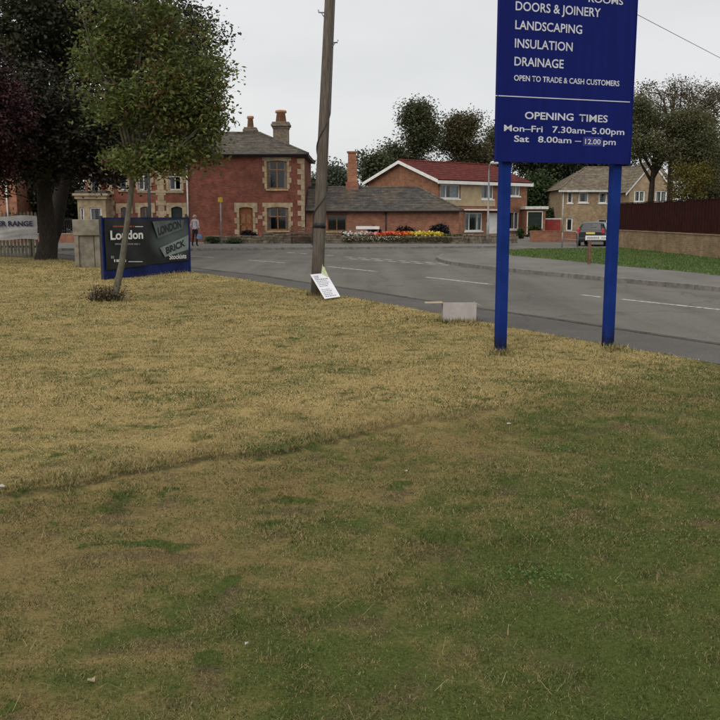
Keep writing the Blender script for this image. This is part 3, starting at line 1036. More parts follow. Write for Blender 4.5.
nb = thing('notice', G(325, 299), 'white printed notice sheet leaning against the foot of the utility pole', 'notice')
q = [G(325.0, 300.3), G(340.3, 298.0)]
tl, tr_ = D(310.6, 274.5, PB.y - 0.42), D(328.2, 273.6, PB.y - 0.42)
b0, b1 = q[0] + Vector((0, 0, 0.03)), q[1] + Vector((0, 0, 0.03))
tr_ = tl + (b1 - b0) * 1.06
nrm = (b1 - b0).cross(tl - b0).normalized()
if nrm.y > 0: nrm = -nrm
m = MB(); m.prism([b0, b1, tr_, tl], -nrm * 0.012)
bd = m.build('board', M['paper'], nb)
m = MB()
exu = (b1 - b0); exv = (tl - b0)
random.seed(5)
for r_ in range(13):                          # rows of small print, too small to read
    v0 = 0.06 + r_ * 0.068
    if r_ in (5,): continue
    u = 0.10
    endu = random.uniform(0.55, 0.9) if r_ not in (11, 12) else 0.4
    while u < endu:
        wl = random.uniform(0.05, 0.13)
        hgt = 0.03 if r_ < 10 else 0.045
        m.face([b0 + exu * a_ + exv * c_ + nrm * 0.002 for a_, c_ in ((u, v0), (u + wl, v0), (u + wl, v0 + hgt), (u, v0 + hgt))])
        u += wl + 0.03
m.build('small_print', M['print_ink'], bd, kind='stuff')
m = MB()
cc = (tl * 0.35 + tr_ * 0.65) + nrm * 0.02
for k_ in range(3):
    dx = (-0.10, 0.0, 0.085)[k_]
    m.prism([cc + Vector((dx - 0.06, -0.01, -0.11 + 0.02 * k_)), cc + Vector((dx + 0.05, -0.01, -0.10)), cc + Vector((dx * 0.3 + 0.02, 0.02, 0.10 + 0.06 * (k_ == 1))), cc + Vector((dx * 0.3 - 0.02, 0.02, 0.10))], nrm * 0.008 * (k_ + 1))
m.build('tape', M['green_tape'], nb)

bb_ = G(459.5, 322.0)
bxo = thing('cardboard_box', Vector((bb_.x, bb_.y, -0.03)), 'pale grey open cardboard box with a tan flap spread out at the lawn edge', 'box')
W2, DP, HT, TH = 0.252, 0.30, 0.285, 0.006
yb0, yb1 = bb_.y, bb_.y + DP
m = MB(); m.prism([(bb_.x - W2, yb0, -0.03), (bb_.x + W2, yb0, -0.03), (bb_.x + W2 + 0.004, yb0, HT - 0.008), (bb_.x + 0.04, yb0, HT), (bb_.x - 0.02, yb0, HT - 0.006), (bb_.x - 0.05, yb0, HT + 0.012), (bb_.x - W2, yb0, HT)], (0, TH, 0)); m.build('front_panel', M['concrete_pale'], bxo)
MB().bb(bb_.x - W2, bb_.x + W2, yb1 - TH, yb1, -0.03, HT - 0.012).build('back_panel', M['concrete_pale'], bxo)
MB().bb(bb_.x - W2, bb_.x - W2 + TH, yb0 + TH + 0.001, yb1 - TH - 0.001, -0.03, HT - 0.004).build('side_panel', M['concrete_pale'], bxo)
MB().bb(bb_.x + W2 - TH, bb_.x + W2, yb0 + TH + 0.001, yb1 - TH - 0.001, -0.03, HT - 0.004).build('side_panel', M['concrete_pale'], bxo)
MB().bb(bb_.x - W2 + TH, bb_.x + W2 - TH, yb0 + TH, yb1 - TH, -0.03, -0.02).build('base_panel', M['cardboard'], bxo)
m = MB(); m.prism([(bb_.x - W2, yb0 + 0.01, HT), (bb_.x - W2 - 0.27, yb0 + 0.03, HT - 0.005), (bb_.x - W2 - 0.27, yb1 - 0.03, HT - 0.005), (bb_.x - W2, yb1 - 0.01, HT)], (0, 0, 0.005)); m.build('flap', M['cardboard'], bxo)
m = MB(); m.prism([(bb_.x + W2, yb0 + 0.01, HT - 0.002), (bb_.x + W2, yb1 - 0.01, HT - 0.002), (bb_.x + W2 + 0.09, yb1 - 0.03, HT - 0.05), (bb_.x + W2 + 0.09, yb0 + 0.03, HT - 0.05)], (0, 0, 0.005)); m.build('flap', M['cardboard'], bxo)

# ------------------------------------------------------------------ brick-supplier banner on a blue board
BA, BB = G(105.0, 280.0), G(191.5, 271.3)
bu = (BB - BA).normalized(); bn = Vector((bu.y, -bu.x, 0)); BL = (BB - BA).length
ban = thing('banner_stand', BA, 'dark brick advertising banner reading London on a blue board', 'banner')
bang = math.atan2(bu.y, bu.x)


def BP(u, z, off=0.0):
    p = BA + bu * u + bn * off
    return Vector((p.x, p.y, z))


HB = PZ(217.5, BA.y)
m = MB(); c = BP(BL / 2, HB / 2, -0.03); m.box(c, (BL, 0.03, HB), bang); m.build('backboard', M['banner_blue'], ban)
for u in (0.04, BL / 2, BL - 0.04):
    m = MB(); c = BP(u, HB / 2 + 0.02, -0.085); m.box(c, (0.07, 0.07, HB + 0.04), bang); m.build('post', M['dark_metal'], ban)


def drape(u, v):                              # soft folds of the cloth; u,v in 0..1
    return 0.012 + 0.012 * math.sin(u * 9 + v * 2) * (1 - 0.5 * v) + 0.008 * math.sin(u * 23 + v * 7)


m = MB(); nu, nv = 48, 16
u0, u1, z0, z1 = 0.05, BL - 0.12, 0.34, HB - 0.03
for i in range(nu):
    for j in range(nv):
        q = []
        for a_, c_ in ((i, j), (i + 1, j), (i + 1, j + 1), (i, j + 1)):
            uu, vv = a_ / nu, c_ / nv
            lowsag = 0.10 * (1 - uu) * (1 - vv)
            q.append(BP(u0 + (u1 - u0) * uu, z0 - lowsag + (z1 - z0 + lowsag) * vv - 0.015 * math.sin(uu * 25) ** 2 * (vv > 0.9), drape(uu, vv)))
        m.face(q, uv=[(a_ / nu, c_ / nv) for a_, c_ in ((i, j), (i + 1, j), (i + 1, j + 1), (i, j + 1))], smooth=True)


def _banner_cloth():
    t = NT('banner_cloth')
    uv = t.n('UVMap').outputs['UV']
    x = t.n('SeparateXYZ', Vector=uv)
    X, Y = x.outputs['X'], x.outputs['Y']
    # printed soft grey-green picture behind the brick: ellipse of paler tone
    dx = t.math('MULTIPLY', t.math('SUBTRACT', X, 0.80), 3.0)
    dy = t.math('MULTIPLY', t.math('SUBTRACT', Y, 0.52), 1.9)
    r = t.math('ADD', t.math('POWER', dx, 2.0), t.math('POWER', dy, 2.0))
    g = t.ss(r, 1.0, 0.0)
    col = t.mix(g, (0.010, 0.012, 0.012), (0.085, 0.105, 0.098))
    return t.pbr(col, 0.45, 0.3)


cloth = m.build('banner_sheet', _banner_cloth(), ban)
weld(cloth.data)


def bpt(px, py, off=0.05):                    # photo pixel on the banner plane
    d = ray(px, py); o0 = Vector((0, 0, EYE)); p0 = BA + bn * off
    t = (p0 - o0).dot(bn) / d.dot(bn)
    return o0 + d * t


def lift_b(u, v): return 0.0


def ban_text(body, xl, yb, xr, cap_px, bold, mat, off=0.045, ux=None, uy=None, skew=0):
    a, b = bpt(xl, yb, off), bpt(xr, yb, off)
    w = (b - a).dot(bu)
    h = bpt(xl, yb - cap_px, off).z - a.z
    return put_text(body, cloth, mat, a, ux or bu, uy or UP, w, h, bold, skew=skew)


ban_text('London', 110.6, 239.6, 143.2, 9.2, 0.03, M['white'])
ban_text('Stockists', 169.4, 259.4, 186.4, 5.0, 0.02, M['white'])


def bars(x0, x1, y, h, mat, seg, name='small_print'):
    m = MB(); x = x0
    while x < x1:
        w = min(random.uniform(*seg), x1 - x)
        m.face([bpt(x, y, 0.046), bpt(x + w, y, 0.046), bpt(x + w, y - h, 0.046), bpt(x, y - h, 0.046)])
        x += w + (0.35 if seg[1] < 10 else 0.9)
        if random.random() < 0.18: x += 0.8
    m.build(name, mat, cloth, kind='stuff')


bars(113, 134, 227.2, 1.6, M['orange_print'], (0.6, 1.1))
bars(135, 143, 227.0, 0.7, M['white'], (20, 21))
bars(115, 140, 244.8, 1.5, M['print_grey'], (0.5, 1.0))
bars(111, 114, 258.5, 2.6, M['print_grey'], (0.7, 1.1))
bars(114, 127, 262.0, 2.6, M['white'], (0.8, 1.5))
bars(128.5, 142.5, 262.0, 0.7, M['white'], (20, 21))
# the pictured brick: two pale faces with stamped words
M['brick_print'] = plain('brick_print', (0.25, 0.29, 0.27), (0.17, 0.205, 0.19), 4, 0.6)
M['brick_print2'] = plain('brick_print2', (0.11, 0.135, 0.125), (0.07, 0.088, 0.082), 4, 0.6)
for quad, mt in ((((158, 238.5), (182, 229), (184, 219.8), (152.5, 221.5)), 'brick_print2'), (((165, 257), (188.4, 249.5), (188.4, 235), (160, 248)), 'brick_print')):
    m = MB(); m.face([bpt(x_, y_, 0.046) for x_, y_ in quad]); m.build('brick_picture', M[mt], cloth)
def slanted(body, a, b, cap, mat, skew=0.0, off=0.049):
    p, q = bpt(*a, off), bpt(*b, off)
    ux = (q - p).normalized(); uy = bn.cross(ux).normalized()
    if uy.z < 0: uy = -uy
    h = (bpt(a[0], a[1] - cap, off) - p).length
    put_text(body, cloth, mat, p, ux, uy, (q - p).length, h, 0.04, skew=skew)


slanted('LONDON', (158.5, 235.2), (181.5, 227.2), 8.0, M['black'])
slanted('BRICK', (166.5, 254), (185.5, 245.5), 6.8, M['black'])

# ------------------------------------------------------------------ concrete gate pier beside the banner
pa = G(72, 267.5)
pr = thing('gate_pier', Vector((pa.x, pa.y, 0)), 'weathered concrete gate pier with a wide cap left of the dark banner', 'pier')
x0, x1 = PX(72, pa.y), PX(107, pa.y)
y0 = pa.y
H = PZ(219.5, y0); Hs = PZ(235.5, y0)
MB().bb(x0, x1, y0 - 0.02, y0 + 0.5, Hs, H).build('cap', M['concrete'], pr, bevel=0.015)
MB().bb(x0 + 0.02, x0 + 0.16, y0, y0 + 0.46, 0, Hs).build('jamb', M['concrete'], pr, bevel=0.01)
MB().bb(x0 + 0.16, (x0 + x1) / 2 + 0.08, y0 + 0.06, y0 + 0.44, 0, Hs).build('infill_slab', M['concrete'], pr, bevel=0.01)
MB().bb((x0 + x1) / 2 + 0.10, x1 - 0.02, y0 + 0.04, y0 + 0.44, 0, Hs).build('infill_slab', M['concrete'], pr, bevel=0.01)

# ------------------------------------------------------------------ picket fence with a white cloth banner (far left)
fy = G(20, 256.8).y
fx0, fx1 = PX(-75, fy), PX(38, fy)
fence = thing('picket_fence', (fx0, fy, 0), 'weathered vertical picket fence behind the white banner at far left', 'fence')
Htop = PZ(211.5, fy)
pm = MB()
pm.prism([(-0.045, 0, 0), (0.045, 0, 0), (0.045, 0, Htop - 0.06), (0, 0, Htop), (-0.045, 0, Htop - 0.06)], (0, 0.022, 0))
pme = bpy.data.meshes.new('picket'); pme.from_pydata([tuple(v) for v in pm.v], [], pm.f)
M['picket'] = plain('picket', (0.15, 0.13, 0.085), (0.075, 0.07, 0.05), 3, 0.9)
pme.materials.append(M['picket']); weld(pme)
xx = fx0
while xx < fx1:
    inst('picket', pme, (xx, fy, random.uniform(-0.02, 0.02)), fence); xx += 0.145
for z in (0.35, Htop - 0.4):
    MB().bb(fx0 - 0.05, fx1, fy + 0.024, fy + 0.07, z, z + 0.09).build('rail', M['picket'], fence)
for xx in np.arange(fx0 + 0.4, fx1, 1.8):
    MB().bb(xx, xx + 0.1, fy + 0.075, fy + 0.17, 0, Htop - 0.1).build('post', M['picket'], fence)
wb = thing('cloth_banner', (fx0, fy, 0.5), 'creased white cloth banner with dark blue capitals tied on the fence', 'banner')
m = MB(); nu, nv = 40, 16
xr, xl = PX(37, fy), PX(-75, fy)
zt_, zb_ = PZ(216, fy), PZ(239.5, fy)


def fold(u, v):
    return 0.03 + 0.02 * math.sin(u * 14 + v * 5) + 0.035 * math.exp(-((v - 0.28 - 0.35 * (u - 0.55)) / 0.06) ** 2) + 0.03 * math.exp(-((v - 0.1 - 0.5 * (u - 0.6)) / 0.05) ** 2)


for i in range(nu):
    for j in range(nv):
        q = []
        for a_, c_ in ((i, j), (i + 1, j), (i + 1, j + 1), (i, j + 1)):
            uu, vv = a_ / nu, c_ / nv
            q.append((xl + (xr - xl) * uu, fy - fold(uu, vv), zb_ + (zt_ - zb_) * vv + 0.03 * math.sin(uu * 16)))
        m.face(q, smooth=True)
M['cloth_white'] = plain('cloth_white', (0.40, 0.39, 0.39), (0.32, 0.31, 0.31), 2.5, 0.8)
sh = m.build('sheet', M['cloth_white'], wb); weld(sh.data)
a = Vector((PX(-2, fy), fy - 0.085, PZ(226.0, fy))); wtx = PX(33, fy) - a.x
put_text('ER RANGE', sh, M['navy_print'], a, Vector((1, 0, 0)), UP, wtx, 0.20, 0.035)

# dark iron railing on a brick plinth far left, behind the big trunk
rx0, rx1, ry = PX(-40, 56), PX(76, 56), 55.5
rl = thing('iron_railing', (rx0, ry, 0), 'dark iron railing on a low brick plinth behind the large trunk', 'railing')
MB().bb(rx0, rx1, ry - 0.1, ry + 0.1, 0, 0.5).build('plinth', M['brick_low'], rl)
MB().bb(rx0, rx1, ry - 0.12, ry + 0.12, 0.5, 0.56).build('coping', M['stone'], rl)
bmx = MB().bb(-0.012, 0.012, -0.012, 0.012, 0.56, 1.5)
bme = bpy.data.meshes.new('bar'); bme.from_pydata([tuple(v) for v in bmx.v], [], bmx.f); bme.materials.append(M['dark_metal']); weld(bme)
xx = rx0 + 0.06
while xx < rx1:
    inst('bar', bme, (xx, ry, 0), rl); xx += 0.12
for z in (0.7, 1.38):
    MB().bb(rx0, rx1, ry - 0.022, ry + 0.022, z, z + 0.03).build('rail', M['dark_metal'], rl)


# ------------------------------------------------------------------ building helpers
class Fac:
    """a vertical wall face; u runs to the right as seen from outside"""

    def __init__(s, x, y, ang=0.0):
        s.o = Vector((x, y, 0)); s.u = Vector((math.cos(ang), math.sin(ang), 0)); s.n = Vector((s.u.y, -s.u.x, 0)); s.ang = ang

    def p(s, u, z, out=0.0):
        v = s.o + s.u * u + s.n * out
        return Vector((v.x, v.y, z))

    def wall(s, m, L, z0, z1, openings=(), reveal=0.14):
        us = sorted({0.0, L} | {o[0] for o in openings} | {o[1] for o in openings})
        zs = sorted({z0, z1} | {o[2] for o in openings} | {o[3] for o in openings})
        for i in range(len(us) - 1):
            for j in range(len(zs) - 1):
                cu, cz = (us[i] + us[i + 1]) / 2, (zs[j] + zs[j + 1]) / 2
                if any(o[0] < cu < o[1] and o[2] < cz < o[3] for o in openings): continue
                q = [(us[i], zs[j]), (us[i + 1], zs[j]), (us[i + 1], zs[j + 1]), (us[i], zs[j + 1])]
                m.face([s.p(a, c) for a, c in q], uv=q)
        for (a, b, c, d) in openings:
            for (e, f) in (((a, c), (a, d)), ((a, d), (b, d)), ((b, d), (b, c)), ((b, c), (a, c))):
                m.face([s.p(*e), s.p(*f), s.p(*f, -reveal), s.p(*e, -reveal)])

    def box(s, m, u0, u1, z0, z1, out0, out1):
        c = s.p((u0 + u1) / 2, (z0 + z1) / 2, (out0 + out1) / 2)
        m.box(c, (u1 - u0, abs(out1 - out0), z1 - z0), s.ang)
        return m


def window(fc, parent, u0, u1, z0, z1, frame='white', cols=(0.5,), rows=(), fw=0.055, sill='stone', curtain=None, depth=0.09, arch=0.0, name='window', sash=0.0):
    """frame is the part; panes, sill and curtain are its pieces"""
    m = MB()
    b, t = -depth - 0.05, -depth + 0.02
    fc.box(m, u0, u0 + fw, z0, z1, b, t); fc.box(m, u1 - fw, u1, z0, z1, b, t)
    fc.box(m, u0 + fw, u1 - fw, z0, z0 + fw, b, t); fc.box(m, u0 + fw, u1 - fw, z1 - fw, z1, b, t)
    ue = [u0 + fw] + [u0 + (u1 - u0) * c for c in cols] + [u1 - fw]
    ze = [z0 + fw] + [z0 + (z1 - z0) * r for r in rows] + [z1 - fw]
    for c in ue[1:-1]: fc.box(m, c - fw * 0.4, c + fw * 0.4, z0 + fw, z1 - fw, b + 0.006, t - 0.006)
    for r in ze[1:-1]: fc.box(m, u0 + fw, u1 - fw, r - fw * 0.4, r + fw * 0.4, b + 0.01, t - 0.01)
    w = m.build(name, M[frame], parent)
    for i in range(len(ue) - 1):
        for j in range(len(ze) - 1):
            pm_ = MB(); pm_.face([fc.p(ue[i], ze[j], -depth - 0.015), fc.p(ue[i + 1], ze[j], -depth - 0.015), fc.p(ue[i + 1], ze[j + 1], -depth - 0.015), fc.p(ue[i], ze[j + 1], -depth - 0.015)])
            pm_.build('pane', M['glass'], w)
    if sill:
        sm_ = MB(); fc.box(sm_, u0 - 0.08, u1 + 0.08, z0 - 0.11, z0 - 0.004, -0.05, 0.07); sm_.build('sill', M[sill], w)
    if curtain:
        for (a, c) in ((u0, u0 + (u1 - u0) * curtain), (u1 - (u1 - u0) * curtain, u1)):
            cm = MB(); k = 8
            for i in range(k):
                ua, ub = a + (c - a) * i / k, a + (c - a) * (i + 1) / k
                oa, ob = -depth - 0.16 - 0.03 * (i % 2), -depth - 0.16 - 0.03 * ((i + 1) % 2)
                cm.face([fc.p(ua, z0, oa), fc.p(ub, z0, ob), fc.p(ub, z1, ob), fc.p(ua, z1, oa)])
            cm.build('curtain', M['curtain'], w)
    return w


def surround(fc, parent, u0, u1, z0, z1, blocks=5, wl=(0.16, 0.30), lint=0.26, arch=0.07, mat='stone', out=0.03):
    """stone lintel with an arched soffit and toothed jamb stones, each stone its own piece"""
    m = MB(); k = 8
    low = [(u0 + (u1 - u0) * i / k, z1 - arch * (1 - math.sin(math.pi * i / k)) ) for i in range(k + 1)]
    poly = [(u0 - wl[1], z1 + lint), (u0 - wl[1], z1 - 0.001), (u0, z1 - 0.001)] + low + [(u1, z1 - 0.001), (u1 + wl[1], z1 - 0.001), (u1 + wl[1], z1 + lint)]
    pts = [fc.p(a, c, -0.1) for a, c in poly]
    m.prism(pts, fc.n * (0.1 + out)); m.build('lintel', M[mat], parent)
    h = (z1 - z0) / blocks
    for sx, ux in ((-1, u0), (1, u1)):
        for i in range(blocks):
            w = wl[i % 2]
            a, c = (ux - w, ux) if sx < 0 else (ux, ux + w)
            bm_ = MB(); fc.box(bm_, a, c, z0 + h * i + 0.006, z0 + h * (i + 1) - 0.006, -0.05, out); bm_.build('jamb_stone', M[mat], parent)


def quoins(fc, parent, u, z0, z1, side, h=0.30, wl=(0.22, 0.42), out=0.03, mat='stone', both=False):
    n = int((z1 - z0) / h)
    for i in range(n):
        w = wl[i % 2]
        a, c = (u - w, u + 0.02) if side > 0 else (u - 0.02, u + w)
        if both: a, c = u - w / 2, u + w / 2
        bm_ = MB(); fc.box(bm_, a, c, z0 + h * i + 0.006, z0 + h * (i + 1) - 0.006, -0.25 if not both else -0.05, out); bm_.build('quoin', M[mat], parent)


def roof_plane(m, e0, e1, t0, t1, rows, step=0.022):
    """a pitched slope laid in overlapping courses; e = eaves left,right, t = top left,right"""
    e0, e1, t0, t1 = map(Vector, (e0, e1, t0, t1))
    n = (e1 - e0).cross(t0 - e0)
    if n.length < 1e-6: n = (e1 - e0).cross(t1 - e0)
    n.normalize()
    if n.z < 0: n = -n
    L = (t0 - e0).length; wdt = (e1 - e0).normalized()
    for i in range(rows):
        a, b = i / rows, (i + 1) / rows
        l0, r0 = e0.lerp(t0, a) + n * step, e1.lerp(t1, a) + n * step
        l1, r1 = e0.lerp(t0, b) + n * 0.002, e1.lerp(t1, b) + n * 0.002
        uv = [((q - e0).dot(wdt), (i * 0.22 + (0.0 if q in (l0, r0) else 0.215))) for q in (l0, r0, r1, l1)]
        m.face([l0, r0, r1, l1], uv=uv)
        lb, rb = l0 - n * step, r0 - n * step
        m.face([lb, rb, r0, l0], uv=[(0, 0), (1, 0), (1, 0.02), (0, 0.02)])


def chimney(parent, x, y, z0, z1, w, d, mat, pots=1, pot_h=0.8, pot_r=0.16, collar=True, flare=False):
    m = MB(); m.bb(x - w / 2, x + w / 2, y - d / 2, y + d / 2, z0, z1)
    c = m.build('chimney', mat, parent)
    if collar:
        m = MB()
        for k_, (g, h0, h1) in enumerate(((0.05, -0.02, 0.12), (0.13, 0.12, 0.30), (0.07, 0.30, 0.42))):
            m.bb(x - w / 2 - g, x + w / 2 + g, y - d / 2 - g, y + d / 2 + g, z1 + h0, z1 + h1)
        m.build('chimney_cap', M['stone_dark'], c, bevel=0.04)
        z1 += 0.42
    for i in range(pots):
        px_ = x + (i - (pots - 1) / 2) * pot_r * 2.6
        m = MB(); m.tube([(px_, y, z1 - 0.02), (px_, y, z1 + pot_h * 0.75), (px_, y, z1 + pot_h * 0.78), (px_, y, z1 + pot_h * 0.93), (px_, y, z1 + pot_h)],
                         [pot_r * 1.12, pot_r * 0.86, pot_r * 1.15, pot_r * 1.15, pot_r], 8)
        m.build('chimney_pot', M['pot'], c)
    return c


def pipe(parent, p0, p1, mat, r=0.045, name='downpipe'):
    return MB().cyl(p0, p1, r, n=8).build(name, mat, parent)


# ------------------------------------------------------------------ red brick house at the corner (right end of the terrace)
YH = 57.0
hx0, hx1 = PX(188, YH), PX(304.5, YH)
EZ = PZ(154.5, YH)
h1 = thing('corner_house', (hx0, YH, 0), 'red brick corner house with pale stone window surrounds and slate hip roof', 'house')
fc = Fac(hx0, YH)
LW = hx1 - hx0
U = lambda px: PX(px, YH) - hx0
Z = lambda py: PZ(py, YH)
w_up = (U(267.5), U(287.5), Z(189), Z(160.5))
w_lo = (U(267.0), U(288.5), Z(230.5), Z(207.0))
dr = (U(239.3), U(252.8), 0.12, Z(207))
m = MB(); fc.wall(m, LW, 0, EZ, [w_up, w_lo, dr], 0.16)
DEP = 8.0
Fac(hx1, YH, math.pi / 2).wall(m, DEP, 0, EZ)
Fac(hx1, YH + DEP, math.pi).wall(m, LW, 0, EZ)
Fac(hx0, YH + DEP, -math.pi / 2).wall(m, DEP, 0, EZ)
m.build('wall', M['brick_red'], h1)
m = MB(); m.bb(hx0 + 0.05, hx1 - 0.05, YH + 3.0, YH + 3.05, 0, EZ); m.build('inner_wall', M['black'], h1)  # painted black to stand in for the unlit rooms behind the panes
ov = 0.28
rz = PZ(133.5, YH + DEP / 2); rxr = PX(262, YH + DEP / 2)
e = EZ + 0.02
ex0 = hx0
m = MB()
roof_plane(m, (ex0, YH - ov, e), (hx1 + ov, YH - ov, e), (ex0, YH + DEP / 2, rz), (rxr, YH + DEP / 2, rz), 13, 0.03)
roof_plane(m, (hx1 + ov, YH - ov, e), (hx1 + ov, YH + DEP + ov, e), (rxr, YH + DEP / 2, rz), (rxr, YH + DEP / 2, rz), 13, 0.03)
roof_plane(m, (hx1 + ov, YH + DEP + ov, e), (ex0, YH + DEP + ov, e), (rxr, YH + DEP / 2, rz), (ex0, YH + DEP / 2, rz), 13, 0.03)
roof = m.build('roof', M['slate_brown'], h1)
m = MB(); m.tube([(ex0, YH + DEP / 2, rz + 0.02), (rxr, YH + DEP / 2, rz + 0.02)], 0.10, 6)
m.tube([(rxr, YH + DEP / 2, rz + 0.02), (hx1 + ov, YH - ov, e + 0.03)], 0.08, 6)
m.tube([(rxr, YH + DEP / 2, rz + 0.02), (hx1 + ov, YH + DEP + ov, e + 0.03)], 0.08, 6)
m.build('ridge_tiles', M['slate_brown'], roof)
m = MB(); m.bb(ex0, hx1 + ov, YH - ov + 0.01, YH - 0.003, e - 0.14, e - 0.012); m.bb(hx1 + 0.003, hx1 + ov - 0.01, YH - ov + 0.03, YH + DEP, e - 0.14, e - 0.013)
m.build('eaves_board', M['dark_metal'], h1)
m = MB(); m.tube([(ex0, YH - ov - 0.05, e - 0.03), (hx1 + ov + 0.05, YH - ov - 0.05, e - 0.03)], 0.06, 8); m.build('gutter', M['dark_metal'], h1)
# chimneys
cy = YH + 3.0
chimney(roof, PX(282.3, cy), cy, EZ + 0.2, PZ(129, cy), 0.98, 0.8, M['stone_dark'], 1, PZ(109, cy) - PZ(121, cy), 0.32)
cy = YH + DEP / 2 + 1.2
chimney(roof, PX(252.2, cy), cy, EZ + 0.6, PZ(134, cy), 0.7, 0.7, M['stone_dark'], 1, PZ(115.5, cy) - PZ(127, cy), 0.2)
for o_, rows_, lint_ in ((w_up, (0.68,), 0.2), (w_lo, (0.6,), 0.26)):
    surround(fc, h1, *o_, blocks=5, wl=(0.15, 0.27), lint=lint_)
    window(fc, h1, *o_, frame='brown_wood', cols=(0.5,), rows=rows_, fw=0.09, sill='stone', curtain=0.16)
surround(fc, h1, *dr, blocks=6, wl=(0.15, 0.30), lint=0.26)
m = MB(); fc.box(m, dr[0], dr[1], dr[2], dr[3], -0.16, -0.10); door = m.build('door', M['door_wood'], h1)
for (a, b, c_, d_) in ((0.12, 0.44, 0.1, 0.42), (0.56, 0.88, 0.1, 0.42), (0.12, 0.44, 0.5, 0.8), (0.56, 0.88, 0.5, 0.8)):
    wD, hD = dr[1] - dr[0], dr[3] - dr[2]
    m = MB(); fc.box(m, dr[0] + wD * a, dr[0] + wD * b, dr[2] + hD * c_, dr[2] + hD * d_, -0.10, -0.085); m.build('door_panel', M['brown_wood'], door)
m = MB(); fc.box(m, dr[0] + 0.07, dr[0] + 0.13, 1.05, 1.1, -0.1, -0.04); m.build('door_handle', M['grey_metal'], door)
m = MB(); fc.box(m, dr[0] - 0.2, dr[1] + 0.2, 0.0, 0.12, -0.1, 0.35); m.build('door_step', M['stone'], h1)
quoins(fc, h1, LW, 0.0, EZ - 0.2, 1, 0.32, (0.20, 0.42))
# plain band between door and window
m = MB(); fc.box(m, dr[1] + 0.32, w_lo[0] - 0.29, Z(219), Z(215.5), -0.02, 0.02); m.build('stone_band', M['stone'], h1)
pipe(h1, (hx0 + 0.02, YH - 0.07, 0.0), (hx0 + 0.02, YH - 0.07, EZ - 0.1), M['white_old'], 0.05)

# ------------------------------------------------------------------ terrace house with stone dressings (left, behind the banner)
tx0 = PX(86, YH); tx1 = hx0 - 0.02
h2 = thing('terrace_house', (tx0, YH, 0), 'red brick terrace house with cream quoins and a stone bay behind the banner', 'house')
fc = Fac(tx0, YH); LW2 = tx1 - tx0
U2 = lambda px: PX(px, YH) - tx0
ops = []
for a, b, z0_, z1_ in ((92, 100, 192, 166), (121, 128, 190, 163), (139.5, 150, 190, 163), (170, 182, 190, 163), (121, 128, 233, 207), (140.5, 150.5, 233, 206.5), (171.5, 182.5, 237, 206.5)):
    ops.append((U2(a), U2(b), Z(z0_), Z(z1_)))
m = MB(); fc.wall(m, LW2, 0, EZ, ops, 0.16)
Fac(tx1, YH + DEP, math.pi).wall(m, LW2, 0, EZ)
Fac(tx0, YH + DEP, -math.pi / 2).wall(m, DEP, 0, EZ)
m.build('wall', M['brick_red'], h2)
m = MB(); m.bb(tx0 + 0.05, tx1 - 0.05, YH + 3.0, YH + 3.05, 0, EZ); m.build('inner_wall', M['black'], h2)  # black colour gives the darkness of the rooms behind the windows
m = MB()
roof_plane(m, (tx0 - ov, YH - ov, e), (tx1, YH - ov, e), (tx0 - ov, YH + DEP / 2, rz), (tx1, YH + DEP / 2, rz), 13, 0.03)
roof_plane(m, (tx1, YH + DEP + ov, e), (tx0 - ov, YH + DEP + ov, e), (tx1, YH + DEP / 2, rz), (tx0 - ov, YH + DEP / 2, rz), 13, 0.03)
rf2 = m.build('roof', M['slate_brown'], h2)
m = MB(); m.prism([(tx0, YH, EZ), (tx0, YH + DEP, EZ), (tx0, YH + DEP / 2, rz - 0.05)], (0.2, 0, 0)); m.build('gable', M['brick_red'], h2)
m = MB(); m.bb(tx0, tx1, YH - ov + 0.01, YH - 0.003, e - 0.14, e - 0.012); m.build('eaves_board', M['white_old'], h2)
for i, o_ in enumerate(ops):
    surround(fc, h2, *o_, blocks=4, wl=(0.16, 0.30), lint=0.22, arch=0.1)
    if i < 6: window(fc, h2, *o_, frame='white_old' if i < 4 else 'brown_wood', cols=(0.5,) if i in (2, 3, 5) else (), rows=(0.5,), fw=0.07, sill='stone', curtain=0.15)
    else:
        m = MB(); fc.box(m, o_[0], o_[1], o_[2], o_[3], -0.16, -0.1); m.build('door', M['green_door'], h2)
quoins(fc, h2, U2(111.5), 0, EZ - 0.2, 1, 0.32, (0.26, 0.44), both=True)
quoins(fc, h2, U2(161.5), 0, EZ - 0.2, 1, 0.32, (0.40, 0.62), both=True)
m = MB(); fc.box(m, U2(138), LW2 - 0.2, Z(193), Z(190.8), -0.02, 0.05); m.build('stone_band', M['stone'], h2)
# projecting ground-floor bay in stone
bx0, bx1 = PX(78, YH - 0.9), PX(106, YH - 0.9)
fb = Fac(bx0, YH - 0.9); Lb = bx1 - bx0
bz = PZ(199, YH - 0.9)
bo = [((PX(a, YH - 0.9) - bx0), (PX(b, YH - 0.9) - bx0), PZ(236, YH - 0.9), PZ(207.5, YH - 0.9)) for a, b in ((80, 84), (90, 101.5))]
m = MB(); fb.wall(m, Lb, 0, bz, bo, 0.12)
Fac(bx1, YH - 0.9, math.pi / 2).wall(m, 0.9, 0, bz); Fac(bx0, YH, -math.pi / 2).wall(m, 0.9, 0, bz)
bay = m.build('bay', M['stone'], h2)
for o_ in bo: window(fb, h2, *o_, frame='white', cols=(), rows=(0.55,), fw=0.07, sill=None, curtain=0.35, name='window')
m = MB(); m.bb(bx0 - 0.12, bx1 + 0.12, YH - 1.05, YH - 0.003, bz, bz + 0.2); m.bb(bx0 - 0.22, bx1 + 0.22, YH - 1.15, YH - 0.004, bz + 0.2, bz + 0.34)
m.build('bay_cornice', M['stone'], h2)
m = MB(); m.bb(bx0 - 0.1, bx1 + 0.1, YH - 1.0, YH - 0.005, bz + 0.34, bz + 0.5); m.build('bay_roof', M['slate_grey'], h2)

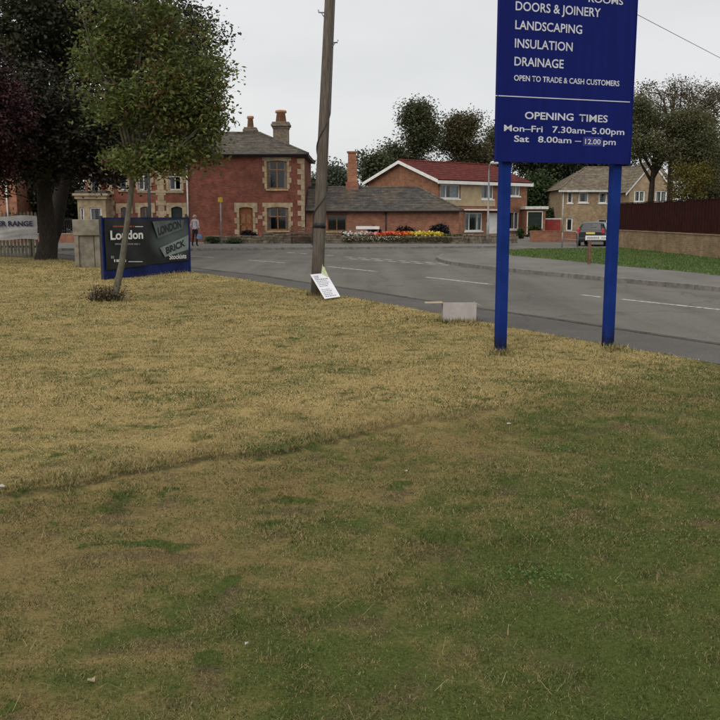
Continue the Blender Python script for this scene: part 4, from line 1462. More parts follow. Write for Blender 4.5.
# ------------------------------------------------------------------ orange brick house at the far left
ly = 62.0
lx1 = PX(17.5, ly); lx0 = lx1 - 9
h3 = thing('orange_brick_house', (lx0, ly, 0), 'orange brick house end with a white downpipe behind the picket fence', 'house')
fc = Fac(lx0, ly); lez = 5.6
m = MB(); fc.wall(m, 9, 0, lez, [(2.0, 3.2, 3.3, 4.6), (2.0, 3.2, 0.9, 2.2)])
Fac(lx1, ly, math.pi / 2).wall(m, 7, 0, lez); Fac(lx1, ly + 7, math.pi).wall(m, 9, 0, lez); Fac(lx0, ly + 7, -math.pi / 2).wall(m, 7, 0, lez)
m.prism([(lx1 - 0.2, ly, lez), (lx1 - 0.2, ly + 7, lez), (lx1 - 0.2, ly + 3.5, lez + 2.2)], (0.2, 0, 0))
m.prism([(lx0, ly, lez), (lx0, ly + 7, lez), (lx0, ly + 3.5, lez + 2.2)], (0.2, 0, 0))
m.build('wall', M['brick_orange'], h3)
m = MB(); roof_plane(m, (lx0 - 0.2, ly - 0.25, lez), (lx1 + 0.2, ly - 0.25, lez), (lx0 - 0.2, ly + 3.5, lez + 2.3), (lx1 + 0.2, ly + 3.5, lez + 2.3), 14)
roof_plane(m, (lx1 + 0.2, ly + 7.25, lez), (lx0 - 0.2, ly + 7.25, lez), (lx1 + 0.2, ly + 3.5, lez + 2.3), (lx0 - 0.2, ly + 3.5, lez + 2.3), 14)
m.build('roof', M['tile_brown'], h3)
for z_ in (0.9, 3.3): window(fc, h3, 2.0, 3.2, z_, z_ + 1.3, frame='white', curtain=0.2)
pipe(h3, (PX(8.3, ly), ly - 0.07, 0), (PX(8.3, ly), ly - 0.07, lez), M['white'], 0.06)

# ------------------------------------------------------------------ low brick outbuilding with a hipped slate roof
YL = 57.6
ox0, ox1 = hx1 + 0.05, PX(459, YL)
oz = PZ(211, YL); DO = 6.0
h4 = thing('low_outbuilding', (ox0, YL, 0), 'long low brick outbuilding with patchy grey slate roof and one chimney', 'building')
fc = Fac(ox0, YL); LO = ox1 - ox0
Uo = lambda px: PX(px, YL) - ox0
wo = (Uo(327), Uo(346.5), PZ(231, YL), PZ(214.5, YL))
wd = (Uo(308), Uo(313), 0.1, PZ(215, YL))
m = MB(); fc.wall(m, LO, 0, oz, [wo], 0.14)
Fac(ox1, YL, math.pi / 2).wall(m, DO, 0, oz); Fac(ox1, YL + DO, math.pi).wall(m, LO, 0, oz)
m.build('wall', M['brick_low'], h4)
m = MB(); m.bb(ox0 + 0.05, ox1 - 0.05, YL + 2.5, YL + 2.55, 0, oz); m.build('inner_wall', M['black'], h4)  # black backing, the dim interior put into the wall colour
oe = oz + 0.02; orz = PZ(187.5, YL + DO / 2); orx = PX(418, YL + DO / 2)
m = MB()
roof_plane(m, (ox0, YL - 0.25, oe), (ox1 + 0.25, YL - 0.25, oe), (ox0, YL + DO / 2, orz), (orx, YL + DO / 2, orz), 14, 0.022)
roof_plane(m, (ox1 + 0.25, YL - 0.25, oe), (ox1 + 0.25, YL + DO + 0.25, oe), (orx, YL + DO / 2, orz), (orx, YL + DO / 2, orz), 14, 0.022)
roof_plane(m, (ox1 + 0.25, YL + DO + 0.25, oe), (ox0, YL + DO + 0.25, oe), (orx, YL + DO / 2, orz), (ox0, YL + DO / 2, orz), 14, 0.022)
rf = m.build('roof', M['slate_grey'], h4)
m = MB(); m.tube([(ox0, YL + DO / 2, orz + 0.01), (orx, YL + DO / 2, orz + 0.01)], 0.08, 6)
m.tube([(orx, YL + DO / 2, orz + 0.01), (ox1 + 0.25, YL - 0.25, oe + 0.02)], 0.07, 6); m.build('ridge_tiles', M['slate_brown'], rf)
m = MB(); m.tube([(ox0, YL - 0.3, oe - 0.03), (ox1 + 0.3, YL - 0.3, oe - 0.03)], 0.055, 8); m.build('gutter', M['dark_metal'], h4)
pipe(h4, (PX(386, YL), YL - 0.06, 0), (PX(386, YL), YL - 0.06, oz), M['dark_metal'], 0.045)
window(fc, h4, *wo, frame='brown_wood', cols=(0.5,), rows=(), fw=0.07, sill='stone')
m = MB(); fc.box(m, wo[0] - 0.1, wo[1] + 0.1, wo[3], wo[3] + 0.1, -0.05, 0.02); m.build('lintel', M['bench_wood'], h4)
cy = YL + DO / 2
c_ = chimney(rf, PX(352.2, cy), cy, orz - 0.5, PZ(163, cy), 0.62, 0.62, M['brick_orange'], 1, PZ(143.5, cy) - PZ(152.5, cy), 0.16, collar=False)
m = MB(); xx = PX(352.2, cy); z1_ = PZ(163, cy)
m.bb(xx - 0.27, xx + 0.27, cy - 0.27, cy + 0.27, z1_ - 0.002, PZ(153, cy)); m.bb(xx - 0.34, xx + 0.34, cy - 0.34, cy + 0.34, PZ(153, cy), PZ(151.5, cy))
m.build('upper_stack', M['brick_orange'], c_)
m = MB(); m.bb(xx - 0.42, xx + 0.42, cy - 0.4, cy + 0.4, orz - 0.3, PZ(182, cy)); m.build('stack_base', M['brick_low'], c_)

# ------------------------------------------------------------------ modern house with the red tiled roof
YR = 74.0
# front corner (left end of the front) at photo x 437; the front recedes a little to the right
A0 = Vector((PX(437.5, YR), YR, 0))
angR = R(40)
h5 = thing('red_roof_house', A0, 'two storey brick and buff house with a red tiled roof and white bargeboard', 'house')
fc = Fac(A0.x, A0.y, angR)
rezL = PZ(178.5, YR)


def Ur(px, py=216):                           # u on the receding front
    d = ray(px, py); t = (A0 - Vector((0, 0, EYE))).dot(fc.n) / d.dot(fc.n)
    return ((Vector((0, 0, EYE)) + d * t) - A0).dot(fc.u)


def Zr(px, py):
    d = ray(px, py); t = (A0 - Vector((0, 0, EYE))).dot(fc.n) / d.dot(fc.n)
    return EYE + d.z * t


ez = rezL
LR = Ur(526.5)
w1 = (Ur(440), Ur(459.5), Zr(450, 198.5), Zr(450, 184.5)); w2 = (Ur(481), Ur(493), Zr(487, 199), Zr(487, 184.5)); w3 = (Ur(506), Ur(519.5), Zr(512, 196), Zr(512, 184.8))
g1 = (Ur(465.0), Ur(482.5), Zr(474, 231), Zr(474, 212.8)); g2 = (Ur(489), Ur(497.5), 0.1, Zr(492, 213)); g3 = (Ur(505), Ur(519), Zr(512, 229.5), Zr(512, 211.5))
ops = [w1, w2, w3, g1, g2, g3]
m = MB(); fc.wall(m, LR, 0, ez, ops, 0.1)
DR = 8.7
pL = A0 - fc.n * DR
Fac(pL.x, pL.y, angR - math.pi / 2).wall(m, DR, 0, ez)
pR = A0 + fc.u * LR
Fac(pR.x, pR.y, angR + math.pi / 2).wall(m, DR, 0, ez)
pRb = pR - fc.n * DR
Fac(pRb.x, pRb.y, angR + math.pi).wall(m, LR, 0, ez)
rzR = PZ(160.5, YR + DR / 2 * math.cos(angR))
for pp, uu in ((A0, fc.u), (pR - fc.u * 0.2, fc.u)):
    a_ = Vector((pp.x, pp.y, ez)); b_ = a_ - fc.n * DR; c_ = a_ - fc.n * (DR / 2); c_.z = rzR - 0.06
    m.prism([a_, b_, c_], uu * 0.2)
m.build('wall', M['brick_modern'], h5)
m = MB(); c_ = A0 + fc.u * (LR / 2) - fc.n * 4; m.box((c_.x, c_.y, ez / 2), (LR - 0.2, 0.05, ez), angR); m.build('inner_wall', M['blind'], h5)
m = MB(); fc.box(m, w1[1] + 0.06, w2[0] - 0.03, Zr(470, 206), ez - 0.12, 0.0, 0.03); m.build('render_panel', M['render_buff'], h5)
m = MB(); fc.box(m, w1[0] - 0.0, w2[1] + 0.2, Zr(470, 206), w1[2] - 0.004, 0.03, 0.05); m.build('render_panel', M['render_buff'], h5)
m = MB(); fc.box(m, g1[0] - 0.3, g2[1] + 0.3, Zr(470, 210.5), Zr(470, 209.2), -0.02, 0.6); m.build('porch_canopy', M['white'], h5)
for o_ in (w1, w2, w3): window(fc, h5, *o_, frame='white', cols=(0.3,) if o_ is w1 else (0.72,), rows=(), fw=0.09, sill='white', curtain=0.42)
window(fc, h5, *g1, frame='white', cols=(0.27, 0.73), rows=(), fw=0.09, sill='white', curtain=0.3)
window(fc, h5, *g3, frame='white', cols=(0.7,), rows=(), fw=0.09, sill='white', curtain=0.4)
m = MB(); fc.box(m, g2[0], g2[1], g2[2], g2[3], -0.1, -0.04); m.build('door', M['white'], h5)
# roof
def RP(u, out, z):
    v = A0 + fc.u * u + fc.n * out
    return Vector((v.x, v.y, z))
oh = 0.35
slope = (rzR - ez) / (DR / 2)
m = MB()
roof_plane(m, RP(-oh, oh, ez - oh * slope + 0.05), RP(LR + oh, oh, ez - oh * slope + 0.05), RP(-oh, -DR / 2, rzR), RP(LR + oh, -DR / 2, rzR), 16, 0.025)
roof_plane(m, RP(LR + oh, -DR - oh, ez - oh * slope + 0.05), RP(-oh, -DR - oh, ez - oh * slope + 0.05), RP(LR + oh, -DR / 2, rzR), RP(-oh, -DR / 2, rzR), 16, 0.025)
rf = m.build('roof', M['tile_red'], h5)
m = MB(); m.tube([RP(-oh, -DR / 2, rzR + 0.03), RP(LR + oh, -DR / 2, rzR + 0.03)], 0.1, 6); m.build('ridge_tiles', M['tile_red'], rf)
for s0, s1 in ((oh, -DR / 2), (-DR - oh, -DR / 2)):
    for uu in (-oh, LR + oh):
        m = MB(); a_ = RP(uu, s0, ez - oh * slope); b_ = RP(uu, s1, rzR - 0.05)
        m.prism([a_ + Vector((0, 0, -0.22)), b_ + Vector((0, 0, -0.22)), b_ + Vector((0, 0, 0.04)), a_ + Vector((0, 0, 0.04))], fc.u * (-0.05 if uu < 0 else 0.05))
        m.build('bargeboard', M['white'], h5)
m = MB(); fc.box(m, -oh, LR + oh, ez - 0.42, ez - 0.16, oh - 0.04, oh + 0.06); fc.box(m, -oh, LR + oh, ez - 0.22, ez - 0.18, 0.003, oh - 0.045); m.build('fascia', M['white'], h5)

# flat roofed garage beside it
YG = 78.0
gx0, gx1 = PX(526.5, YG), PX(545.5, YG)
gar = thing('garage', (gx0, YG, 0), 'flat roofed brick garage with a dark green up and over door', 'garage')
fc = Fac(gx0, YG); Lg = gx1 - gx0
gz1 = PZ(207.5, YG)
gd = (0.12, Lg - 0.30, 0.02, PZ(212, YG))
m = MB(); fc.wall(m, Lg, 0, gz1, [gd], 0.12); Fac(gx1, YG, math.pi / 2).wall(m, 5, 0, gz1); Fac(gx0, YG + 5, -math.pi / 2).wall(m, 5, 0, gz1); Fac(gx1, YG + 5, math.pi).wall(m, Lg, 0, gz1)
m.build('wall', M['brick_modern'], gar)
m = MB(); m.bb(gx0 - 0.15, gx1 + 0.2, YG - 0.25, YG + 5.1, gz1 - 0.14, gz1 + 0.1); m.build('fascia', M['white_old'], gar)
m = MB(); fc.box(m, gd[0], gd[1], gd[2], gd[3], -0.12, -0.06); dd = m.build('garage_door', M['green_door'], gar)
for i in range(5):
    zz = gd[2] + (gd[3] - gd[2]) * (i + 0.5) / 5
    m = MB(); fc.box(m, gd[0] + 0.05, gd[1] - 0.05, zz - 0.16, zz + 0.16, -0.06, -0.045); m.build('door_panel', M['green_door'], dd)
m = MB(); fc.box(m, gd[0] - 0.06, gd[0], gd[2], gd[3] + 0.06, -0.05, 0.02); fc.box(m, gd[1], gd[1] + 0.06, gd[2], gd[3] + 0.06, -0.05, 0.02); fc.box(m, gd[0], gd[1], gd[3], gd[3] + 0.06, -0.05, 0.02)
m.build('door_frame', M['white'], gar)

# red boarded gate between garage and buff house
YT = 80.0
rg = thing('red_gate', (PX(546, YT), YT, 0), 'red boarded garden gate between the garage and the buff house', 'gate')
a_, b_ = PX(546, YT), PX(561, YT); n_ = 9
for i in range(n_):
    m = MB(); m.bb(a_ + (b_ - a_) * i / n_ + 0.008, a_ + (b_ - a_) * (i + 1) / n_ - 0.008, YT, YT + 0.03, 0.05, PZ(219.5, YT)); m.build('board', M['red_panel'], rg)
for z_ in (0.35, 1.1):
    m = MB(); m.bb(a_, b_, YT + 0.032, YT + 0.08, z_, z_ + 0.1); m.build('rail', M['red_panel'], rg)
m = MB(); m.bb(a_ - 0.05, b_ + 0.05, YT - 0.02, YT + 0.06, PZ(219.5, YT), PZ(218.2, YT)); m.build('top_rail', M['white_old'], rg)

# ------------------------------------------------------------------ buff brick house on the right
YB = 88.0
ux0 = PX(561, YB); ux1 = PX(672, YB)
h6 = thing('buff_brick_house', (ux0, YB, 0), 'buff brick house with small white windows behind the dark parked car', 'house')
fc = Fac(ux0, YB); LB = ux1 - ux0
ub = lambda px: PX(px, YB) - ux0
zb_ = lambda py: PZ(py, YB)
ops = [(ub(566.8), ub(572), zb_(203), zb_(192)), (ub(578), ub(587.5), zb_(202.5), zb_(192.2)), (ub(566.5), ub(573), 0.15, zb_(218)), (ub(598), ub(607.5), zb_(225), zb_(219)), (ub(628), ub(644), zb_(203), zb_(190)), (ub(598), ub(606), zb_(203), zb_(192.5)), (ub(655), ub(666), zb_(203), zb_(190))]
bez = zb_(190.0); DB = 9.0
m = MB(); fc.wall(m, LB, 0, bez, ops, 0.1); Fac(ux1, YB, math.pi / 2).wall(m, DB, 0, bez); Fac(ux0, YB + DB, -math.pi / 2).wall(m, DB, 0, bez); Fac(ux1, YB + DB, math.pi).wall(m, LB, 0, bez)
m.build('wall', M['brick_buff'], h6)
m = MB(); m.bb(ux0 + 0.05, ux1 - 0.05, YB + 3, YB + 3.05, 0, bez); m.build('inner_wall', M['blind'], h6)
for i, o_ in enumerate(ops):
    if i == 2:
        window(fc, h6, *o_, frame='white', cols=(), rows=(), fw=0.12, sill=None)
    else:
        window(fc, h6, *o_, frame='white', cols=(0.5,) if o_[1] - o_[0] > 1.0 else (), rows=(), fw=0.09, sill='white', curtain=0.3)
yr = YB + DB / 2; brz = PZ(167.5, yr); bxl = PX(583, yr)
m = MB()
roof_plane(m, (ux0 - 0.35, YB - 0.35, bez), (ux1 + 0.3, YB - 0.35, bez), (bxl, yr, brz), (ux1 + 0.3, yr, brz), 15, 0.025)
roof_plane(m, (ux0 - 0.35, YB + DB + 0.35, bez), (ux0 - 0.35, YB - 0.35, bez), (bxl, yr, brz), (bxl, yr, brz), 15, 0.025)
roof_plane(m, (ux1 + 0.3, YB + DB + 0.35, bez), (ux0 - 0.35, YB + DB + 0.35, bez), (ux1 + 0.3, yr, brz), (bxl, yr, brz), 15, 0.025)
rf = m.build('roof', M['tile_brown'], h6)
m = MB(); m.tube([(bxl, yr, brz + 0.02), (ux1 + 0.3, yr, brz + 0.02)], 0.09, 6); m.tube([(bxl, yr, brz + 0.02), (ux0 - 0.35, YB - 0.35, bez + 0.02)], 0.08, 6); m.build('ridge_tiles', M['tile_brown'], rf)
m = MB(); m.bb(ux0 - 0.38, ux1 + 0.3, YB - 0.4, YB - 0.3, bez - 0.2, bez - 0.01); m.build('fascia', M['white_old'], h6)
pipe(h6, (ux0 + 0.15, YB - 0.06, 0), (ux0 + 0.15, YB - 0.06, bez - 0.1), M['white_old'], 0.05)
# gabled wing further right, seen between the branches
wy = YB - 4; wx0, wx1 = PX(628, wy), PX(672, wy)
wz = PZ(190, wy); wt_ = PZ(162, wy)
wing = thing('gabled_house', (wx0, wy, 0), 'pale gabled house with white bargeboards half hidden by the olive tree', 'house')
fc = Fac(wx0, wy); Lw = wx1 - wx0
ow = [(Lw * 0.12, Lw * 0.36, PZ(202, wy), PZ(189, wy)), (Lw * 0.6, Lw * 0.86, PZ(202, wy), PZ(189, wy))]
m = MB(); fc.wall(m, Lw, 0, wz, [(a, b, c, min(d, wz - 0.05)) for a, b, c, d in ow], 0.1)
m.face([fc.p(0, wz), fc.p(Lw, wz), fc.p(Lw / 2, wt_)], uv=[(0, wz), (Lw, wz), (Lw / 2, wt_)])
Fac(wx0, wy + 4, -math.pi / 2).wall(m, 4, 0, wz); Fac(wx1, wy, math.pi / 2).wall(m, 4, 0, wz)
m.build('wall', M['brick_buff'], wing)
for a, b, c, d in ow: window(fc, wing, a, b, c, min(d, wz - 0.05), frame='white', cols=(0.5,), fw=0.1, sill='white', curtain=0.3)
for sx in (0, 1):
    m = MB(); a_ = fc.p(0 if sx == 0 else Lw, wz - 0.05, 0.003) + Vector((-0.3 if sx == 0 else 0.3, 0, -0.2)); b_ = fc.p(Lw / 2, wt_ + 0.1, 0.003)
    q = [a_ + Vector((0, 0, -0.25)), b_ + Vector((0, 0, -0.28)), b_, a_]
    m.prism(q, (0, -0.1, 0)); m.build('bargeboard', M['white'], wing)
    m = MB()
    if sx == 0: roof_plane(m, a_ + Vector((0, 4.2, 0)), a_ + Vector((0, -0.2, 0)), b_ + Vector((0, 4.2, 0)), b_ + Vector((0, -0.2, 0)), 10)
    else: roof_plane(m, a_ + Vector((0, -0.2, 0)), a_ + Vector((0, 4.2, 0)), b_ + Vector((0, -0.2, 0)), b_ + Vector((0, 4.2, 0)), 10)
    m.build('roof', M['tile_brown'], wing)

# ------------------------------------------------------------------ garden walls, flower bed
def rubble_wall(name, x0, x1, y, h, label, d=0.35, sw=0.30, sh=0.15, mat='rubble', cap=True, cat='wall'):
    w = thing(name, (x0, y, 0), label, cat)
    MB().bb(x0 + 0.03, x1 - 0.03, y + 0.04, y + d - 0.04, 0, h - 0.04).build('core', M['mortar'], w)
    m = MB(); rows = max(2, int(h / sh))
    for r_ in range(rows):
        xx = x0 + random.uniform(-0.1, 0)
        while xx < x1:
            L = random.uniform(0.6, 1.5) * sw
            hh = h / rows
            m.box((min(xx + L / 2, x1), y + d / 2 + random.uniform(-0.015, 0.015), hh * (r_ + 0.5)), (L - 0.02, d, hh - 0.015), random.uniform(-0.03, 0.03), 0.012)
            xx += L
    m.build('rubble_stones', M[mat], w, kind='stuff')
    if cap:
        m = MB(); xx = x0
        while xx < x1 - 0.1:
            L = min(random.uniform(0.35, 0.7), x1 - xx)
            m.box((xx + L / 2, y + d / 2, h + 0.05 + random.uniform(-0.01, 0.02)), (L - 0.02, d + 0.06, 0.10), random.uniform(-0.02, 0.02), 0.014); xx += L
        m.build('coping_stones', M['stone_dark'], w, kind='stuff')
    return w


YW = 53.6
wz_ = lambda py: PZ(py, YW)
rubble_wall('garden_wall', PX(203, YW), PX(262, YW), YW, wz_(237.5), 'low rubble garden wall under the red brick house door')
rubble_wall('garden_wall', PX(262.5, YW), PX(273, YW), YW - 0.1, wz_(234.0), 'short stone pier in the garden wall beside the house door', d=0.5)
rubble_wall('garden_wall', PX(273.5, YW), PX(340, YW), YW, wz_(235.5), 'low rubble garden wall running behind the utility pole')
rubble_wall('flower_bed_wall', PX(341, YW), PX(462, YW), YW - 0.3, wz_(238.0), 'low stone wall holding the colourful flower bed')
rubble_wall('garden_wall', PX(462.5, YW), PX(516, YW), YW - 0.2, wz_(236.0), 'low stone wall right of the flower bed in front of the red roofed house')


def leaf_quads(C, size, n_up=0.3, asp=0.5, drop=0.0):
    """one folded diamond leaf per centre"""
    n = len(C)
    ax = rng.standard_normal((n, 3)); ax[:, 2] = ax[:, 2] * 0.6 - drop
    ax /= np.linalg.norm(ax, axis=1)[:, None] + 1e-9
    nr = rng.standard_normal((n, 3)); nr[:, 2] += n_up * 2
    b = np.cross(ax, nr); b /= np.linalg.norm(b, axis=1)[:, None] + 1e-9
    L = size * rng.uniform(0.65, 1.35, n)
    a1 = C - ax * (L / 2)[:, None]; a2 = C + ax * (L / 2)[:, None]
    s1 = C + b * (L * asp / 2)[:, None]; s2 = C - b * (L * asp / 2)[:, None]
    V = np.stack([a1, s1, a2, s2], 1).reshape(-1, 3)
    Fq = np.arange(n * 4).reshape(-1, 4)
    return V, Fq


def foliage(name, C, size, mat, parent, n_up=0.3, asp=0.55, drop=0.0, rnd=None):
    V, Fq = leaf_quads(C, size, n_up, asp, drop)
    r_ = rng.uniform(0, 1, len(C)) if rnd is None else rnd
    return np_mesh(name, V, Fq, mat, parent, {'rnd': np.repeat(r_, 4)})


def ell(n, c, r, shell=0.35):
    d = rng.standard_normal((n, 3)); d /= np.linalg.norm(d, axis=1)[:, None]
    rad = rng.uniform(shell ** 3, 1, n) ** (1 / 3)
    ph = rng.uniform(0, 6.28, 6)
    az = np.arctan2(d[:, 1], d[:, 0])
    rad = rad * (0.90 + 0.13 * np.sin(3 * az + ph[0]) * np.sin(4 * d[:, 2] + ph[1]) + 0.10 * np.sin(5 * az + ph[2] + 3 * d[:, 2]) + 0.08 * np.sin(7 * d[:, 2] + ph[3] + 2 * az))
    return np.array(c) + d * rad[:, None] * np.array(r)


# flower bed on the wall
fbx0, fbx1, fby = PX(343, YW), PX(470, YW), YW + 0.25
bed = thing('flower_bed', (fbx0, fby, 0), 'bed of white red orange and yellow flowers on the stone wall', 'flower bed')
zf = wz_(236.5)
MB().bb(fbx0, fbx1, fby - 0.12, fby + 0.7, 0, zf - 0.1).build('soil', M['earth'], bed)
n = 5200
C = np.stack([rng.uniform(fbx0, fbx1, n), rng.uniform(fby - 0.5, fby + 0.75, n), zf - 0.28 + rng.uniform(0, 1, n) ** 0.8 * 0.4], -1)
foliage('foliage', C, 0.11, M['leaf_hedge'], bed)
for a, b, colr, nn in ((343, 356, 'white', 130), (356, 370, 'white', 110), (358, 384, 'pink', 160), (376, 405, 'red', 520), (382, 414, 'orange', 430), (410, 441, 'yellow', 620), (424, 447, 'yellow', 200)):
    xa, xb = PX(a, YW), PX(b, YW)
    cl = np.stack([rng.uniform(xa, xb, nn // 5), rng.uniform(fby - 0.45, fby + 0.7, nn // 5), rng.uniform(zf - 0.02, zf + 0.24, nn // 5)], -1)
    C = np.repeat(cl, 5, 0) + rng.standard_normal((len(cl) * 5, 3)) * 0.045
    foliage(colr + '_blossoms', C, 0.13, M['petal_' + colr], bed, 0.2, 0.9)
# trailing flowers down the face of the wall
n = 1500
C = np.stack([rng.uniform(fbx0, PX(452, YW), n), np.full(n, YW - 0.36) + rng.normal(0, 0.04, n), rng.uniform(0.12, zf, n)], -1)
foliage('trailing_leaves', C, 0.10, M['leaf_olive'], bed)
n = 160
C = np.stack([rng.uniform(fbx0, PX(400, YW), n), np.full(n, YW - 0.40), rng.uniform(0.2, zf, n)], -1)
foliage('trailing_blossoms', C, 0.07, M['petal_white'], bed, 0.2, 0.9)

# white board on legs behind the flowers
yb_ = YW + 1.2
wbx0, wbx1 = PX(356, yb_), PX(379.5, yb_)
sb = thing('welcome_board', (wbx0, yb_, 0), 'long low white board on two legs standing behind the white flowers', 'sign')
MB().bb(wbx0, wbx1, yb_, yb_ + 0.04, PZ(229.3, yb_), PZ(226.2, yb_)).build('board', M['white'], sb, bevel=0.006)
for xx in (wbx0 + 0.06, wbx1 - 0.1):
    MB().bb(xx, xx + 0.05, yb_ + 0.042, yb_ + 0.09, 0, PZ(226.6, yb_)).build('leg', M['grey_metal'], sb)


def shrub(px, pyt, w_px, Y, mat, label, base_py=237, n=1500, size=0.10, name='shrub', cat='shrub', group=None):
    xc = PX(px, Y); h = PZ(pyt, Y); wdt = w_px * Y / F / 2
    s = thing(name, (xc, Y, 0), label, cat, group)
    m = MB()
    for i in range(6):
        a_ = rng.uniform(0, 6.28); m.tube([(xc, Y, -0.02), (xc + math.cos(a_) * wdt * 0.5, Y + math.sin(a_) * wdt * 0.4, h * 0.75)], [0.025, 0.008], 5)
    m.build('stems', M['bark_brown'], s)
    cl = ell(26, (xc, Y, h * 0.55), (wdt * 0.8, wdt * 0.7, h * 0.4), 0.5)
    C = np.repeat(cl, n // 26, 0) + rng.standard_normal((26 * (n // 26), 3)) * np.array([wdt * 0.22, wdt * 0.22, h * 0.10])
    C[:, 2] = np.clip(C[:, 2], 0.05, None)
    foliage('foliage', C, size, mat, s)
    return s


shrub(376, 226.6, 15, YW + 1.9, M['leaf_shrub'], 'dark shrub right behind the white board', size=0.14, n=2400)
shrub(403.5, 224.8, 19, YW + 1.8, M['leaf_shrub'], 'broad dark shrub behind the orange flowers', size=0.14, n=3200)
shrub(440.5, 223.4, 17.5, YW + 1.8, M['leaf_shrub'], 'tall dark shrub behind the yellow flowers', size=0.14, n=3200)
shrub(248, 230.5, 20, YW + 0.9, M['leaf_shrub'], 'low dark shrub below the wooden house door', size=0.12, n=2400)
shrub(212, 237, 16, YW - 0.45, M['leaf_hedge'], 'small green plant on the garden wall left of the grey post', size=0.1)
shrub(234, 238.5, 20, YW - 0.45, M['leaf_hedge'], 'small trailing plant on the garden wall right of the grey post', size=0.1)
shrub(345, 229.5, 8, YW + 0.5, M['leaf_pale'], 'pale leafy plant at the left end of the flower bed', size=0.09)
shrub(521, 229, 7, 64, M['leaf_hedge'], 'green bush at the corner of the red roofed house', size=0.14, n=2000)
shrub(536, 225, 14, 62, M['leaf_hedge'], 'rounded green bush in front of the garage door', size=0.14, n=3000)
shrub(549, 208, 22, 92, M['leaf_hedge'], 'tall green hedge shrub behind the red garden gate', size=0.22, n=4000)

# brown bench in front of the lower window
yb_ = YW - 0.75
bx0, bx1 = PX(289, yb_), PX(316, yb_)
bn_ = thing('bench', (bx0, yb_, 0), 'brown wooden slatted bench by the garden wall left of the pole', 'bench')
for i, z in enumerate((0.52, 0.66, 0.80)):
    MB().bb(bx0, bx1, yb_ + 0.36 + 0.02 * i, yb_ + 0.39 + 0.02 * i, z + 0.05, z + 0.16).build('back_slat', M['bench_wood'], bn_)
for i in range(4):
    MB().bb(bx0, bx1, yb_ + i * 0.1, yb_ + i * 0.1 + 0.08, 0.42, 0.455).build('seat_slat', M['bench_wood'], bn_)
for xx in (bx0 + 0.1, bx1 - 0.16):
    for y_, zt2 in ((yb_ + 0.02, 0.418), (yb_ + 0.402, 0.94)):
        MB().bb(xx, xx + 0.06, y_ + (0.042 if zt2 > 0.5 else 0), y_ + 0.06 + (0.042 if zt2 > 0.5 else 0), 0, zt2).build('leg', M['dark_metal'], bn_)

# brick wall carrying the red-brown board fence (right), running away from the camera
WA, WB_ = Vector((13.25, 47.2, 0)), Vector((13.9, 20.0, 0))
wu = (WB_ - WA).normalized(); wn = Vector((wu.y, -wu.x, 0))
if wn.x > 0: wn = -wn
WLn = (WB_ - WA).length
fw_ = thing('boundary_wall', WA, 'buff brick boundary wall under the red brown board fence', 'wall')
fc = Fac(WA.x, WA.y, math.atan2(wu.y, wu.x))
HW = 0.86
m = MB(); fc.wall(m, WLn, -0.05, HW)
pE = fc.p(WLn, 0); fcr = Fac(pE.x, pE.y, fc.ang + math.pi / 2); fcr.wall(m, 0.22, -0.05, HW)
pB = WA - fc.n * 0.22; Fac(pB.x, pB.y, fc.ang - math.pi / 2).wall(m, 0.22, -0.05, HW)
m.face([fc.p(0, HW), fc.p(WLn, HW), fc.p(WLn, HW, -0.22), fc.p(0, HW, -0.22)])
m.build('brickwork', M['brick_wall'], fw_)
for i in range(int(WLn / 0.6)):
    m = MB(); fc.box(m, i * 0.6 + 0.004, i * 0.6 + 0.596, HW, HW + 0.05, -0.25, 0.03); m.build('coping_stone', M['brick_wall'], fw_)
pier = MB(); fc.box(pier, -0.35, 0.12, 0, HW + 0.06, -0.3, 0.06); pier.build('end_pier', M['brick_wall'], fw_)
bf = thing('board_fence', fc.p(0, HW + 0.05, -0.1), 'dark red brown vertical board fence on top of the brick wall', 'fence')
M['fence_red'] = plain('fence_red', (0.040, 0.012, 0.010), (0.026, 0.009, 0.008), 3.5, 0.9, 0.06)
FT = 2.22
bw = 0.15
bme = bpy.data.meshes.new('board')
mm = MB().bb(0.003, bw - 0.003, 0, 0.02, 0, FT - HW - 0.05); bme.from_pydata([tuple(v) for v in mm.v], [], mm.f); bme.materials.append(M['fence_red']); weld(bme)
for i in range(int(WLn / bw)):
    p = fc.p(i * bw, HW + 0.05, -0.08 - 0.012 * (i % 2))
    inst('board', bme, (p.x, p.y, p.z + random.uniform(-0.012, 0.012)), bf, fc.ang)
for z in (1.1, 1.95):
    m = MB(); fc.box(m, 0, WLn, z, z + 0.08, -0.16, -0.125); m.build('rail', M['fence_red'], bf)
m = MB(); fc.box(m, 0, WLn, FT + 0.015, FT + 0.05, -0.15, -0.06); m.build('capping', M['fence_red'], bf)
for i in range(int(WLn / 1.83) + 1):
    m = MB(); fc.box(m, min(i * 1.83, WLn - 0.1), min(i * 1.83, WLn - 0.1) + 0.1, HW + 0.05, FT + 0.01, -0.27, -0.165); m.build('post', M['fence_red'], bf)

